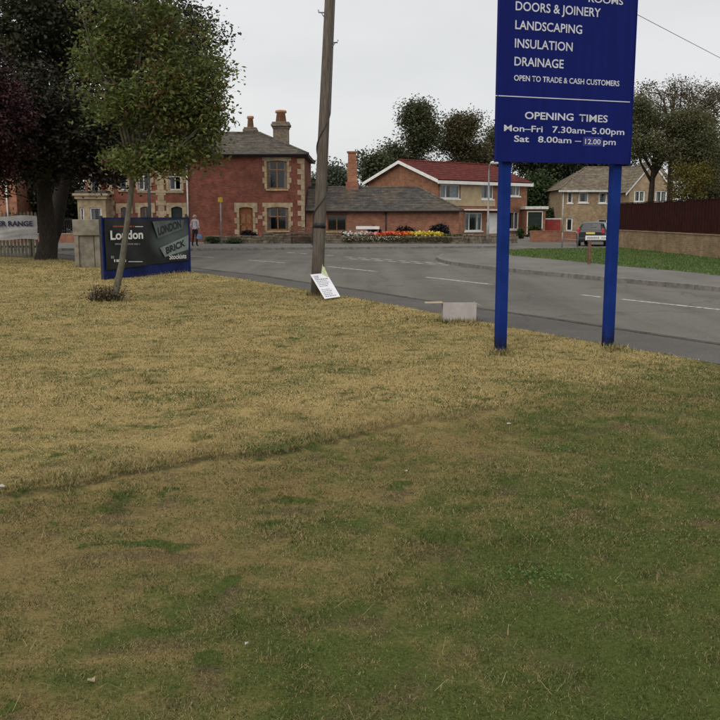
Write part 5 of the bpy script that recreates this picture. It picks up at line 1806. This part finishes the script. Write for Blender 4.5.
# low brick wall behind the car
yl_ = 60.0
lw = thing('low_brick_wall', (PX(531, yl_), yl_, 0), 'low reddish brick wall between the garage drive and the parked car', 'wall')
x0_, x1_ = PX(531, yl_), PX(612, yl_)
fc2 = Fac(x0_, yl_); m = MB(); fc2.wall(m, x1_ - x0_, -0.12, PZ(231.5, yl_)); Fac(x1_, yl_ + 0.22, math.pi).wall(m, x1_ - x0_, -0.12, PZ(231.5, yl_))
Fac(x1_, yl_, math.pi / 2).wall(m, 0.22, -0.12, PZ(231.5, yl_)); Fac(x0_, yl_ + 0.22, -math.pi / 2).wall(m, 0.22, -0.12, PZ(231.5, yl_))
m.build('brickwork', M['brick_modern'], lw)
for i in range(int((x1_ - x0_) / 0.45)):
    MB().bb(x0_ + i * 0.45 + 0.003, x0_ + i * 0.45 + 0.447, yl_ - 0.02, yl_ + 0.24, PZ(231.5, yl_), PZ(231.5, yl_) + 0.06).build('coping_brick', M['brick_modern'], lw)

# ------------------------------------------------------------------ lamp posts, signs, barrier
lp = G(487.5, 243.5)
top = PZ(163.5, lp.y)
lamp = thing('street_lamp', lp, 'slim grey street lamp in front of the red roofed house', 'street lamp')
m = MB(); m.tube([lp + Vector((0, 0, -0.1)), lp + Vector((0, 0, 1.2)), lp + Vector((0, 0, 1.21)), lp + Vector((0, 0, top - 0.35)), lp + Vector((0.02, 0, top - 0.08)), lp + Vector((0.12, -0.05, top))], [0.085, 0.085, 0.055, 0.045, 0.04, 0.035], 10)
m.build('column', M['grey_metal'], lamp)
m = MB(); m.tube([lp + Vector((0.05, -0.03, top + 0.0)), lp + Vector((0.16, -0.08, top + 0.04)), lp + Vector((0.38, -0.2, top + 0.03)), lp + Vector((0.5, -0.26, top))], [0.05, 0.10, 0.11, 0.04], 8)
m.build('lantern', M['white_old'], lamp)
lp = G(221.5, 244.5)
top = PZ(197.0, lp.y)
pp = thing('sign_post', lp, 'thin grey post with a small yellow plate in front of the brick house', 'post')
MB().cyl(lp + Vector((0, 0, -0.1)), (lp.x, lp.y, top), 0.04, n=8).build('shaft', M['grey_metal'], pp)
MB().bb(lp.x - 0.13, lp.x + 0.13, lp.y - 0.065, lp.y - 0.045, top - 0.28, top - 0.02).build('plate', M['yellow'], pp)
lp = G(151.5, 262)
sp_ = thing('dark_post', (lp.x, lp.y, 0), 'tall thin dark post rising behind the brick banner', 'post')
MB().cyl((lp.x, lp.y, -0.1), (lp.x, lp.y, PZ(165, lp.y)), 0.055, 0.05, n=10).build('shaft', M['dark_metal'], sp_)
MB().cyl((lp.x, lp.y, PZ(165, lp.y)), (lp.x, lp.y, PZ(165, lp.y) + 0.06), 0.06, 0.02, n=10).build('cap', M['dark_metal'], sp_)

sg = G(590, 264.0)
ss_ = thing('street_name_sign', sg, 'low white street name plate on short posts seen behind the blue sign leg', 'sign')
z0_, z1_ = PZ(240.3, sg.y), PZ(235.6, sg.y)
xa, xb = PX(586.0, sg.y), PX(616, sg.y)
MB().bb(xa, xb, sg.y - 0.05, sg.y - 0.03, z0_, z1_).build('plate', M['white'], ss_, bevel=0.004)
MB().bb(xa + 0.015, xb - 0.015, sg.y - 0.056, sg.y - 0.0505, z0_ + 0.012, z0_ + 0.02).build('border', M['black'], ss_)
m = MB(); xx = xa + 0.05; random.seed(3)
while xx < xb - 0.06:                         # blurred capitals, too small to read
    w_ = random.uniform(0.025, 0.05)
    if random.random() > 0.16: m.bb(xx, xx + w_, sg.y - 0.054, sg.y - 0.0515, z0_ + 0.05, z1_ - 0.04)
    xx += w_ + 0.018
m.build('small_print', M['print_ink'], ss_, kind='stuff')
for xx in (xa + 0.12, xb - 0.2):
    MB().bb(xx, xx + 0.09, sg.y - 0.028, sg.y + 0.06, -0.05, z1_ - 0.02).build('leg', M['bench_wood'], ss_)

b1_, b2_ = G(562, 247.0), G(577.5, 247.4)
br = thing('hoop_barrier', b1_, 'grey tubular hoop barrier on the verge left of the parked car', 'barrier')
zt3 = PZ(231.0, b1_.y)
m = MB(); m.tube([b1_ + Vector((0, 0, -0.05)), b1_ + Vector((0, 0, zt3 - 0.1)), b1_ + Vector((0.08, 0, zt3)), b2_ + Vector((-0.08, 0, zt3 - 0.04)), b2_ + Vector((0, 0, zt3 - 0.14)), b2_ + Vector((0, 0, -0.05))], 0.035, 8)
m.build('hoop', M['grey_metal'], br)
MB().tube([b1_ + Vector((0, 0, zt3 * 0.5)), b2_ + Vector((0, 0, zt3 * 0.5 - 0.03))], 0.022, 8).build('rail', M['grey_metal'], br)

# ------------------------------------------------------------------ parked car, seen from behind
def car(loc, rz):
    c = thing('parked_car', loc, 'dark hatchback car parked tail on beside the brick wall', 'car')
    c.rotation_euler = (0, 0, rz); c.scale = (0.95, 0.95, 0.93)

    def child(mb, name, mat, parent=None, bevel=0):
        sv = c.rotation_euler.copy(), c.location.copy()
        par = parent or c
        me = bpy.data.meshes.new(name); me.from_pydata([tuple(v) for v in mb.v], [], mb.f)
        me.polygons.foreach_set('use_smooth', mb.sm); me.materials.append(mat); weld(me)
        o = bpy.data.objects.new(name, me); COL.objects.link(o); o.parent = par
        if bevel:
            md = o.modifiers.new('b', 'BEVEL'); md.width = bevel; md.segments = 2
        return o
    # stations from tail (y=0) to nose (y=4.0): y, half width, bottom, belt z, roof half width, roof z
    ST = [(0.0, 0.74, 0.34, 0.82, 0.66, 0.86), (0.06, 0.82, 0.26, 0.93, 0.70, 0.98), (0.42, 0.85, 0.24, 0.97, 0.60, 1.36), (0.75, 0.86, 0.24, 0.97, 0.59, 1.45),
          (1.6, 0.87, 0.22, 0.95, 0.60, 1.47), (2.3, 0.87, 0.22, 0.93, 0.59, 1.40), (3.0, 0.86, 0.22, 0.92, 0.70, 0.98), (3.7, 0.82, 0.24, 0.80, 0.64, 0.85), (3.98, 0.68, 0.32, 0.60, 0.5, 0.62)]
    rings = []
    for y, w, b, z, wr, zr in ST:
        h = [(w * 0.92, b), (w, b + 0.16), (w, (b + z) / 2 + 0.05), (w * 0.97, z), (wr, zr - 0.035), (wr * 0.85, zr), (0, zr + 0.012)]
        rings.append([Vector((x, y, zz)) for x, zz in h] + [Vector((-x, y, zz)) for x, zz in reversed(h[:-1])])
    body, glass, rear = MB(), MB(), MB()
    n = len(rings[0])
    for i in range(len(ST) - 1):
        for k in range(n - 1):
            q = [rings[i][k], rings[i][k + 1], rings[i + 1][k + 1], rings[i + 1][k]]
            is_side = k in (3, n - 5) and 1 <= i <= 5
            is_rear = i == 1 and k in (4, 5, n - 6, n - 7, 4, 5, 6, 7)
            is_front = i == 5 and k in (4, 5, 6, 7)
            body.face(q, smooth=True)
            if is_side or is_rear or is_front:
                nr = (q[1] - q[0]).cross(q[2] - q[0])
                nr = nr.normalized() if nr.length > 1e-9 else Vector((0, 0, 1))
                ctr = (q[0] + q[1] + q[2] + q[3]) / 4
                if nr.dot(ctr - Vector((0, 2, 0.8))) < 0: nr = -nr
                s_ = 0.88 if is_side else 0.97
                glass.face([ctr + (p - ctr) * s_ + nr * 0.012 for p in q])
    body.face(rings[0]); body.face(list(reversed(rings[-1])))
    bo_ = child(body, 'body', M['car_paint'])
    child(glass, 'window', M['car_glass'])
    for sx in (-1, 1):
        m = MB(); m.box((sx * 0.72, 0.03, 0.92), (0.17, 0.16, 0.30), sx * 0.25); child(m, 'tail_light', M['tail_red'], None, 0.03)
        for y in (0.72, 3.2):
            wh = bpy.data.objects.new('wheel', None); COL.objects.link(wh); wh.parent = c; wh.location = (sx * 0.80, y, 0.31)
            m = MB(); m.tube([(-0.1, 0, 0), (-0.085, 0, 0), (0.085, 0, 0), (0.1, 0, 0)], [0.27, 0.31, 0.31, 0.27], 20)
            child(m, 'tyre', M['tyre'], wh)
            m = MB(); m.tube([(-0.105, 0, 0), (0.105, 0, 0)], 0.19, 16); child(m, 'rim', M['alloy'], wh)
        m = MB(); m.box((sx * 0.98, 2.55, 1.0), (0.18, 0.1, 0.13)); child(m, 'door_mirror', M['car_paint'], None, 0.02)
    m = MB(); m.box((0, -0.02, 0.42), (1.5, 0.16, 0.22)); bpr = child(m, 'bumper', M['car_paint'], None, 0.04)
    m = MB(); m.box((-0.0, 0.0, 0.80), (0.52, 0.03, 0.12)); child(m, 'number_plate', M['plate_yellow'])
    m = MB(); m.tube([(0, 0.16, 1.12), (0.3, 0.2, 1.16)], 0.012, 5); child(m, 'wiper', M['black'])
    return c


cl_ = G(590.0, 246.4, ROADZ)
car((cl_.x, cl_.y, ROADZ + 0.0), R(-24))

# ------------------------------------------------------------------ person on the far pavement
pl = G(195.5, 246.4)
per = thing('person', pl, 'grey haired person in pale patterned shirt and dark trousers carrying a blue bag', 'person')


def skin_obj(name, verts, edges, rad, mats, pick, parent, root=0, sub=2):
    me = bpy.data.meshes.new(name); me.from_pydata(verts, edges, [])
    ob = bpy.data.objects.new(name + '_tmp', me); COL.objects.link(ob)
    md = ob.modifiers.new('skin', 'SKIN'); md.use_smooth_shade = True
    for i, r_ in enumerate(rad):
        sv = me.skin_vertices[0].data[i]; sv.radius = r_ if hasattr(r_, '__len__') else (r_, r_); sv.use_root = (i == root)
    s2 = ob.modifiers.new('sub', 'SUBSURF'); s2.levels = sub; s2.render_levels = sub
    dg = bpy.context.evaluated_depsgraph_get(); dg.update()
    out = bpy.data.meshes.new_from_object(ob.evaluated_get(dg))
    bpy.data.objects.remove(ob)
    out.materials.clear()
    for mt in mats: out.materials.append(mt)
    for f in out.polygons:
        f.material_index = pick(f.center); f.use_smooth = True
    o = bpy.data.objects.new(name, out); COL.objects.link(o); o.parent = parent
    return o


M['skin'] = plain('skin', (0.42, 0.24, 0.17), None, 9, 0.6)
M['hair'] = plain('hair', (0.36, 0.34, 0.31), (0.26, 0.25, 0.23), 30, 0.8)
M['shirt'] = plain('shirt', (0.56, 0.53, 0.54), (0.33, 0.27, 0.32), 16, 0.9, contrast=(0.42, 0.58))
M['trousers'] = plain('trousers', (0.016, 0.016, 0.02), None, 9, 0.9)
M['bag'] = plain('bag', (0.06, 0.16, 0.34), (0.2, 0.28, 0.4), 9, 0.7)
V = [(0, 0, 0.90), (0, 0.0, 1.10), (0, 0.01, 1.28), (0, 0.0, 1.38), (0, -0.01, 1.45), (0, -0.025, 1.53), (0, -0.03, 1.60),       # 0 pelvis .. 6 head top
     (-0.09, 0, 0.86), (-0.10, -0.01, 0.48), (-0.10, 0.01, 0.09), (-0.11, -0.10, 0.035),                                        # 7-10 left leg
     (0.09, 0, 0.86), (0.11, 0.03, 0.48), (0.13, 0.10, 0.10), (0.14, 0.0, 0.035),                                               # 11-14 right leg
     (-0.19, 0, 1.35), (-0.25, 0.02, 1.08), (-0.25, -0.06, 0.86), (-0.25, -0.075, 0.80),                                         # 15-18 left arm
     (0.19, 0, 1.35), (0.26, 0.03, 1.08), (0.27, -0.04, 0.84), (0.27, -0.05, 0.78)]                                              # 19-22 right arm
E = [(0, 1), (1, 2), (2, 3), (3, 4), (4, 5), (5, 6), (0, 7), (7, 8), (8, 9), (9, 10), (0, 11), (11, 12), (12, 13), (13, 14), (3, 15), (15, 16), (16, 17), (17, 18), (3, 19), (19, 20), (20, 21), (21, 22)]
Rr = [(0.15, 0.115), (0.135, 0.10), (0.16, 0.11), (0.10, 0.085), (0.05, 0.05), (0.078, 0.09), (0.06, 0.07),
      0.085, 0.06, 0.043, 0.036, 0.085, 0.06, 0.043, 0.036, 0.062, 0.046, 0.032, 0.034, 0.062, 0.046, 0.032, 0.034]
for hand, sx in ((18, -1), (22, 1)):          # four fingers and a thumb on each hand
    hx, hy, hz_ = V[hand]
    for f_ in range(5):
        i0 = len(V)
        if f_ < 4:
            oy = -0.03 + f_ * 0.02; ln = (0.065, 0.075, 0.07, 0.055)[f_]
            V += [(hx, hy + oy, hz_ - 0.045), (hx - sx * 0.012, hy + oy, hz_ - 0.045 - ln)]
        else:
            V += [(hx - sx * 0.01, hy - 0.05, hz_ - 0.01), (hx - sx * 0.02, hy - 0.065, hz_ - 0.05)]
        E += [(hand, i0), (i0, i0 + 1)]; Rr += [0.010, 0.008]


def pick(c):
    if c.z < 0.07: return 3
    if c.z < 0.92 and abs(c.x) < 0.215: return 2
    if c.z < 0.98 and abs(c.x) >= 0.2: return 0
    if c.z < 1.415: return 1
    return 0


body = skin_obj('body', V, E, Rr, [M['skin'], M['shirt'], M['trousers'], M['black']], pick, per)
body.rotation_euler = (0, 0, R(150))
hm = MB()
for i in range(7):                            # hair cap: short grey hair
    for j in range(12):
        q = []
        for a_, b_ in ((i, j), (i + 1, j), (i + 1, j + 1), (i, j + 1)):
            th = (a_ / 7) * R(105); ph = b_ / 12 * 2 * math.pi
            rr = 0.098 + 0.008 * math.sin(ph * 5 + th * 7)
            yy = math.sin(th) * math.sin(ph)
            q.append(Vector((math.sin(th) * math.cos(ph) * rr * 0.95, -0.005 + yy * rr * 1.1 + 0.012, 1.575 + math.cos(th) * rr - (0.03 * max(0, yy)))))
        hm.face(q, smooth=True)
me = bpy.data.meshes.new('hair'); me.from_pydata([tuple(v) for v in hm.v], [], hm.f); me.materials.append(M['hair']); weld(me)
ho = bpy.data.objects.new('hair', me); COL.objects.link(ho); ho.parent = body
me = bpy.data.meshes.new('face')
fm = MB()
for ex in (-0.032, 0.032):
    fm.box((ex, -0.112, 1.545), (0.022, 0.012, 0.012)); fm.box((ex * 2.6, -0.02, 1.53), (0.02, 0.05, 0.06))
fm.prism([(-0.014, -0.112, 1.515), (0.014, -0.112, 1.515), (0, -0.112, 1.55)], (0, -0.022, -0.004)); fm.box((0, -0.108, 1.488), (0.045, 0.012, 0.01))
me.from_pydata([tuple(v) for v in fm.v], [], fm.f); me.materials.append(M['skin']); weld(me)
fo = bpy.data.objects.new('face', me); COL.objects.link(fo); fo.parent = body
# bag held in the hand
bgp = pl + Vector((0.24 * 0.9, -0.06, 0))
bag = thing('carrier_bag', (bgp.x, bgp.y, 0.38), 'small blue carrier bag in the hand of the grey haired person', 'bag')
m = MB()
prof = [(-0.13, 0.38), (0.13, 0.38), (0.15, 0.50), (0.12, 0.64), (-0.12, 0.64), (-0.15, 0.50)]
m.prism([(bgp.x + a_, bgp.y - 0.04, z_) for a_, z_ in prof], (0, 0.09, 0)); m.build('sack', M['bag'], bag, bevel=0.02)
m = MB(); m.tube([(bgp.x - 0.08, bgp.y, 0.63), (bgp.x - 0.03, bgp.y, 0.74), (bgp.x + 0.03, bgp.y, 0.74), (bgp.x + 0.08, bgp.y, 0.63)], 0.008, 5); m.build('handle', M['bag'], bag)

# ------------------------------------------------------------------ trees
def tree(name, label, base, fork_z, trunk_r, crowns, n_cl, per_cl, cl_r, leaf_size, lmat, bark, limbs=7, group=None, top=None, shell=0.45, drop=0.1, cat='tree', asp=0.55, sub_r=0.012, bend=None):
    """crowns: ellipsoids (cx,cy,cz, rx,ry,rz, share); clumps of leaves spread through them, limbs reaching to the clumps"""
    base = Vector(base)
    t = thing(name, base, label, cat, group)
    cls = []
    for (cx, cy, cz, rx, ry, rz_, share) in crowns:
        cls.append(ell(max(3, int(n_cl * share)), (cx, cy, cz), (rx, ry, rz_), shell))
    cls = np.concatenate(cls)
    cc = cls.mean(0)
    top = Vector(top) if top is not None else Vector((cc[0], cc[1], fork_z + (cc[2] - fork_z) * 0.9))
    fork = base.lerp(top, (fork_z - base.z) / (top.z - base.z)) if bend is None else Vector(bend)
    m = MB()
    ts = [base + Vector((0, 0, -0.15)), base + Vector((0, 0, 0.12)), base.lerp(fork, 0.35) + Vector((trunk_r * 0.3, 0, 0)), fork, fork.lerp(top, 0.5) + Vector((-trunk_r * 0.3, 0, 0)), top]
    rs = [trunk_r * 1.45, trunk_r * 1.12, trunk_r * 0.95, trunk_r * 0.8, trunk_r * 0.45, trunk_r * 0.12]
    m.tube(ts, rs, 12)
    nodes = []
    for k in np.linspace(0, 1, 6): nodes.append((fork.lerp(top, k), trunk_r * (0.7 - 0.5 * k)))
    pick_ = cls[rng.permutation(len(cls))[:limbs]]
    for c in pick_:
        c = Vector(c); k = random.uniform(0.0, 0.6)
        s_ = fork.lerp(top, k); r0 = trunk_r * (0.55 - 0.3 * k)
        mid = s_.lerp(c, 0.5) + Vector((random.uniform(-.1, .1), random.uniform(-.1, .1), 0.12)) * (c - s_).length
        pts = [s_, s_.lerp(mid, 0.6), mid, mid.lerp(c, 0.5) + Vector((0, 0, 0.03)), c]
        m.tube(pts, [r0, r0 * 0.8, r0 * 0.55, r0 * 0.35, r0 * 0.12], 7)
        for q, f_ in zip(pts[1:], (0.8, 0.55, 0.35, 0.12)): nodes.append((q, r0 * f_))
    NP = np.array([list(q) for q, _ in nodes])
    for c in cls:
        d = np.linalg.norm(NP - c, axis=1); j = int(d.argmin())
        a_, b_ = Vector(NP[j]), Vector(c)
        r0 = min(nodes[j][1] * 0.5 + 0.004, sub_r * 2)
        m.tube([a_, a_.lerp(b_, 0.5) + Vector((0, 0, 0.06 * d[j])), b_], [r0, r0 * 0.7, sub_r * 0.3], 4, caps=False)
    m.build('trunk', bark, t)
    w = rng.uniform(0.5, 1.5, len(cls)); cnt = np.maximum(4, (per_cl * w).astype(int))
    C = np.repeat(cls, cnt, 0)
    sc = np.repeat(rng.uniform(0.7, 1.3, len(cls)), cnt)
    C = C + np.clip(rng.standard_normal(C.shape) * rng.uniform(0.5, 1.25, len(C))[:, None], -2.2, 2.2) * (cl_r * 0.5 * sc)[:, None] * np.array([1, 1, 0.75])
    tone = np.repeat(rng.uniform(0.15, 0.85, len(cls)), cnt)
    r_ = np.clip(tone + rng.normal(0, 0.22, len(C)), 0, 1)
    foliage('crown', C, leaf_size, lmat, t, 0.45, asp, drop, r_)
    return t


def cr(px, py, Y, rx, ry, rz_, share):        # crown ellipsoid from a photo position, radii in photo px (x, z) and metres (y)
    p = D(px, py, Y); k = Y / F
    return (p.x, p.y, p.z, rx * k, ry, rz_ * k, share)


def LB(env, n, frac, jitter=0.78):
    """break crown envelopes up into smaller uneven lobes"""
    out = []
    for (cx, cy, cz, rx, ry, rz_, share) in env:
        k = max(3, int(n * math.sqrt(share)))
        P = ell(k, (0, 0, 0), (1, 1, 1), 0.45)
        w_ = rng.uniform(0.6, 1.4, k); w_ /= w_.sum()
        for i in range(k):
            f_ = frac * rng.uniform(0.7, 1.35)
            p = P[i] * jitter
            out.append((cx + p[0] * rx, cy + p[1] * ry, cz + p[2] * rz_, rx * f_, ry * f_, rz_ * f_ * 0.85, share * w_[i]))
    return out


# young rowan on the lawn
rb = G(115.5, 300.5); YRW = rb.y
tree('rowan_tree', 'young rowan tree with green and rusty leaves leaning on the straw lawn', rb, PZ(185, YRW), 0.064,
     LB([cr(150, 105, YRW, 74, 1.15, 80, 0.46), cr(140, 22, YRW, 72, 1.0, 54, 0.24), cr(158, 160, YRW, 70, 1.0, 32, 0.2), cr(92, 50, YRW, 44, 0.8, 36, 0.10), cr(198, 92, YRW, 38, 0.8, 70, 0.18)], 30, 0.36),
     460, 58, 0.32, 0.088, M['leaf_rowan'], M['bark_grey'], limbs=14, top=D(138, 30, YRW), shell=0.25, drop=0.25, asp=0.46, sub_r=0.006, bend=D(131.5, 190, YRW))
# dead suckers cut round its foot
tw = thing('twig_pile', rb + Vector((-0.12, -0.1, 0)), 'heap of dead brown twigs round the foot of the rowan', 'twigs')
m = MB()
for i in range(90):
    a_ = random.uniform(0, 6.28); r0 = random.uniform(0.02, 0.28)
    p = rb + Vector((-0.14 + math.cos(a_) * r0 * 1.15, math.sin(a_) * r0 * 0.7 - 0.05, 0.0))
    d = Vector((random.uniform(-0.4, 0.4), random.uniform(-0.3, 0.3), random.uniform(0.3, 1))).normalized() * random.uniform(0.12, 0.34)
    m.tube([p, p + d * 0.5 + Vector((0.01, 0, 0)), p + d], [0.009, 0.007, 0.004], 4)
m.build('twigs', M['twig'], tw)
C = np.array(rb)[None] + np.stack([rng.normal(-0.14, 0.19, 700), rng.normal(-0.05, 0.11, 700), np.abs(rng.normal(0.02, 0.10, 700)) + 0.02], -1)
foliage('dead_leaves', C, 0.05, M['leaf_twiggy'], tw)
stump = D(93.5, 290, YRW); 
MB().cyl((stump.x, rb.y - 0.05, 0.0), (stump.x - 0.03, rb.y - 0.05, 0.16), 0.045, 0.05, 7).build('cut_stub', M['bark_grey'], tw)

# big dark copper tree on the left and the green tree behind it
tb_ = G(46.5, 259.5)
tree('spreading_tree', 'large spreading very dark leaved tree with a thick trunk at left', tb_, PZ(205, tb_.y), 0.36,
     [cr(35, 128, tb_.y, 58, 3.2, 56, 0.46), cr(92, 142, tb_.y, 56, 2.6, 42, 0.28), cr(-10, 130, tb_.y - 2, 40, 2.5, 70, 0.22)],
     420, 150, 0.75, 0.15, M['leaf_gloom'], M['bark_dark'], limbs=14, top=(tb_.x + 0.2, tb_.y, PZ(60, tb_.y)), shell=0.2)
tk = Vector((PX(45, 44), 44, 0))
tree('lime_tree', 'tall dark green tree rising behind the thick trunked tree at top left', tk, PZ(190, 44), 0.4,
     [cr(70, 30, 38, 100, 3.4, 60, 0.45), cr(178, 75, 45, 44, 2.5, 85, 0.24), cr(30, -60, 41, 120, 3.5, 70, 0.25), cr(120, 110, 44, 60, 2.5, 60, 0.16)],
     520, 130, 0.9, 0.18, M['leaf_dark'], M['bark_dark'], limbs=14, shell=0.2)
tp = Vector((PX(-62, 30), 30, 0))
tree('purple_plum', 'purple leaved tree reaching in from the left edge', tp, 1.9, 0.16,
     [cr(-30, 120, 30, 62, 1.7, 64, 0.8), cr(-40, 70, 30, 52, 1.5, 50, 0.3)],
     230, 140, 0.5, 0.12, M['leaf_copper'], M['bark_dark'], limbs=9, shell=0.3)
# dark mass behind, left of the terrace
for i, (px_, pyt, w_, Y_) in enumerate(((30, 150, 46, 66), (62, 168, 40, 64), (-30, 160, 50, 68))):
    b_ = Vector((PX(px_, Y_), Y_, 0))
    tree('evergreen_tree', ('dark evergreen tree beside the orange brick house', 'dark bushy evergreen left of the terrace house bay', 'dark evergreen tree beyond the left edge of the fence')[i], b_, 1.2, 0.2,
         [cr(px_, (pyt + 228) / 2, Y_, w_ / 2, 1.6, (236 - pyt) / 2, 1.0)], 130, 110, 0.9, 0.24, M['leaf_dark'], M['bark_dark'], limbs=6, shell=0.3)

# trees behind the red roofed house
def back_tree(name, label, px_, pyt, pyb, w_, Y_, mat, n=80, per=270, size=0.29, clr=1.9, lobes=None, group='trees behind the houses'):
    b_ = Vector((PX(px_, Y_), Y_, 0))
    hz = (pyb - pyt) / 2
    cs = LB(lobes, 9, 0.42) if lobes else LB([cr(px_, (pyt + pyb) / 2, Y_, w_ / 2, w_ * Y_ / F / 2 * 0.8, hz, 1.0)], 11, 0.4)
    return tree(name, label, b_, max(1.5, PZ(pyb + 4, Y_)), 0.035 * (pyb - pyt) * Y_ / F / 2 + 0.1, cs, n, per, clr, size, mat, M['bark_brown'], limbs=9, shell=0.35, group=group)


back_tree('chestnut_tree', 'tall dark green tree above the left end of the red roof', 410, 97, 172, 50, 100, M['leaf_chestnut'],
          lobes=[cr(410, 152, 100, 24, 2.4, 36, 0.7), cr(413, 118, 100, 14, 1.7, 19, 0.3)], n=150, per=190, clr=1.6, size=0.26)
back_tree('autumn_tree', 'broad brownish tree above the middle of the red roof', 464, 107, 172, 52, 104, M['leaf_brown'],
          lobes=[cr(464, 150, 104, 28, 2.6, 36, 0.74), cr(467, 122, 104, 17, 1.8, 14, 0.3)], n=150, per=190, clr=1.6, size=0.26)
back_tree('conifer_tree', 'dark tree behind the left leg of the blue sign', 497, 112, 185, 32, 112, M['leaf_chestnut'], n=90, per=170, clr=1.6)
back_tree('small_tree', 'small tree left of the red roof gable', 374, 152, 190, 26, 95, M['leaf_chestnut'], n=36, per=220, size=0.3, clr=1.6)
back_tree('distant_tree', 'pale distant tree beside the outbuilding chimney', 335, 164, 195, 26, 140, M['leaf_pale'], n=36, per=220, size=0.45, clr=2.2)
back_tree('distant_tree', 'pale distant tree just right of the corner house', 313, 176, 200, 16, 140, M['leaf_pale'], n=26, per=200, size=0.45, clr=2.0)
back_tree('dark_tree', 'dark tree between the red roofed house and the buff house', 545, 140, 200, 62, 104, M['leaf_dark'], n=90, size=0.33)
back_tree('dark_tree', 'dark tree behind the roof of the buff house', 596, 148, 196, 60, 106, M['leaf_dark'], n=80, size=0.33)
back_tree('green_tree', 'mid green bushy tree behind the garage roof', 538, 178, 216, 34, 96, M['leaf_hedge'], n=60, size=0.3, clr=1.8)
back_tree('tall_hedge_tree', 'dark tree far right behind the fence', 716, 105, 212, 76, 62, M['leaf_olive'], n=150, per=190, size=0.18, clr=1.3, group=None)

# big olive tree behind the fence, with a sparse twiggy top
YO = 52.0
ob_ = Vector((PX(647, YO), YO, 0))
tree('olive_green_tree', 'spreading olive green tree with dark leaning trunks behind the red brown fence', ob_, PZ(192, YO), 0.20,
     LB([cr(665, 138, YO, 46, 2.0, 38, 0.55), cr(643, 112, YO, 18, 1.5, 22, 0.14), cr(700, 145, YO, 38, 2.0, 46, 0.4)], 14, 0.44),
     420, 130, 0.7, 0.115, M['leaf_olive'], M['bark_dark'], limbs=16, top=D(662, 95, YO), shell=0.25, sub_r=0.012)
tree('twiggy_tree', 'sparse twiggy brown tree top against the pale sky at right', Vector((PX(668, YO + 3), YO + 3, 0)), PZ(170, YO), 0.2,
     [cr(672, 104, YO + 3, 48, 1.8, 26, 0.75), cr(712, 102, YO + 3, 30, 1.6, 22, 0.4)],
     230, 42, 0.55, 0.11, M['leaf_twiggy'], M['bark_brown'], limbs=22, top=D(675, 92, YO + 3), shell=0.3, sub_r=0.014)
# second leaning stem
m = MB()
tree('yellowing_shrub', 'yellowing shrub rising behind the fence under the olive tree', Vector((PX(691, 50), 50, 0)), 1.6, 0.09,
     [cr(692, 182, 50, 22, 1.2, 22, 1.0)], 70, 90, 0.5, 0.11, M['leaf_yellow'], M['bark_brown'], limbs=6, shell=0.3, cat='shrub')

# ------------------------------------------------------------------ small litter on the lawn
for (px_, py_, w_, label, mt) in ((509, 424.5, 0.032, 'small white scrap of litter on the lawn near the sign legs', 'litter_paper'), (406, 471.5, 0.018, 'tiny white fleck of litter in the middle of the lawn', 'litter_paper'),
                                  (247, 645, 0.013, 'small white pebble in the dark near grass', 'litter_paper'), (3, 487, 0.035, 'white scrap on the lawn ridge at the left edge', 'litter_paper'), (92, 681, 0.025, 'pale dead leaf lying in the near grass at lower left', 'cardboard')):
    g = G(px_, py_); z_ = float(lawn_h(np.array([g.x]), np.array([g.y]))[0])
    g = G(px_, py_, z_ + 0.012)
    m = MB(); k = [(0, 0), (1, 0.1), (0.9, 0.7), (0.3, 0.9), (-0.1, 0.5)]
    pts = [Vector((g.x + (a_ - 0.5) * w_, g.y + (c_ - 0.5) * w_, z_ + 0.012 + 0.012 * random.random())) for a_, c_ in k]
    m.prism(pts, (0, 0, 0.004))
    tag(m.build('litter_scrap', M[mt]), label, 'litter')
for (px_, py_, n_, label) in ((540, 567, 420, 'low clump of broad leaved weeds in the near green grass'), (272, 446, 420, 'green weed tuft growing on the lawn ridge'), (560, 442, 380, 'dark green clover patch right of the lawn centre')):
    g = G(px_, py_); cz = lawn_h(np.array([g.x]), np.array([g.y]))[0]
    w = thing('weed_clump', (g.x, g.y, float(cz)), label, 'weeds')
    C = np.stack([g.x + rng.normal(0, 0.11, n_), g.y + rng.normal(0, 0.08, n_), cz + 0.012 + np.abs(rng.normal(0, 0.012, n_))], -1)
    foliage('leaves', C, 0.015, M['blade_green'], w, 0.8, 0.6)
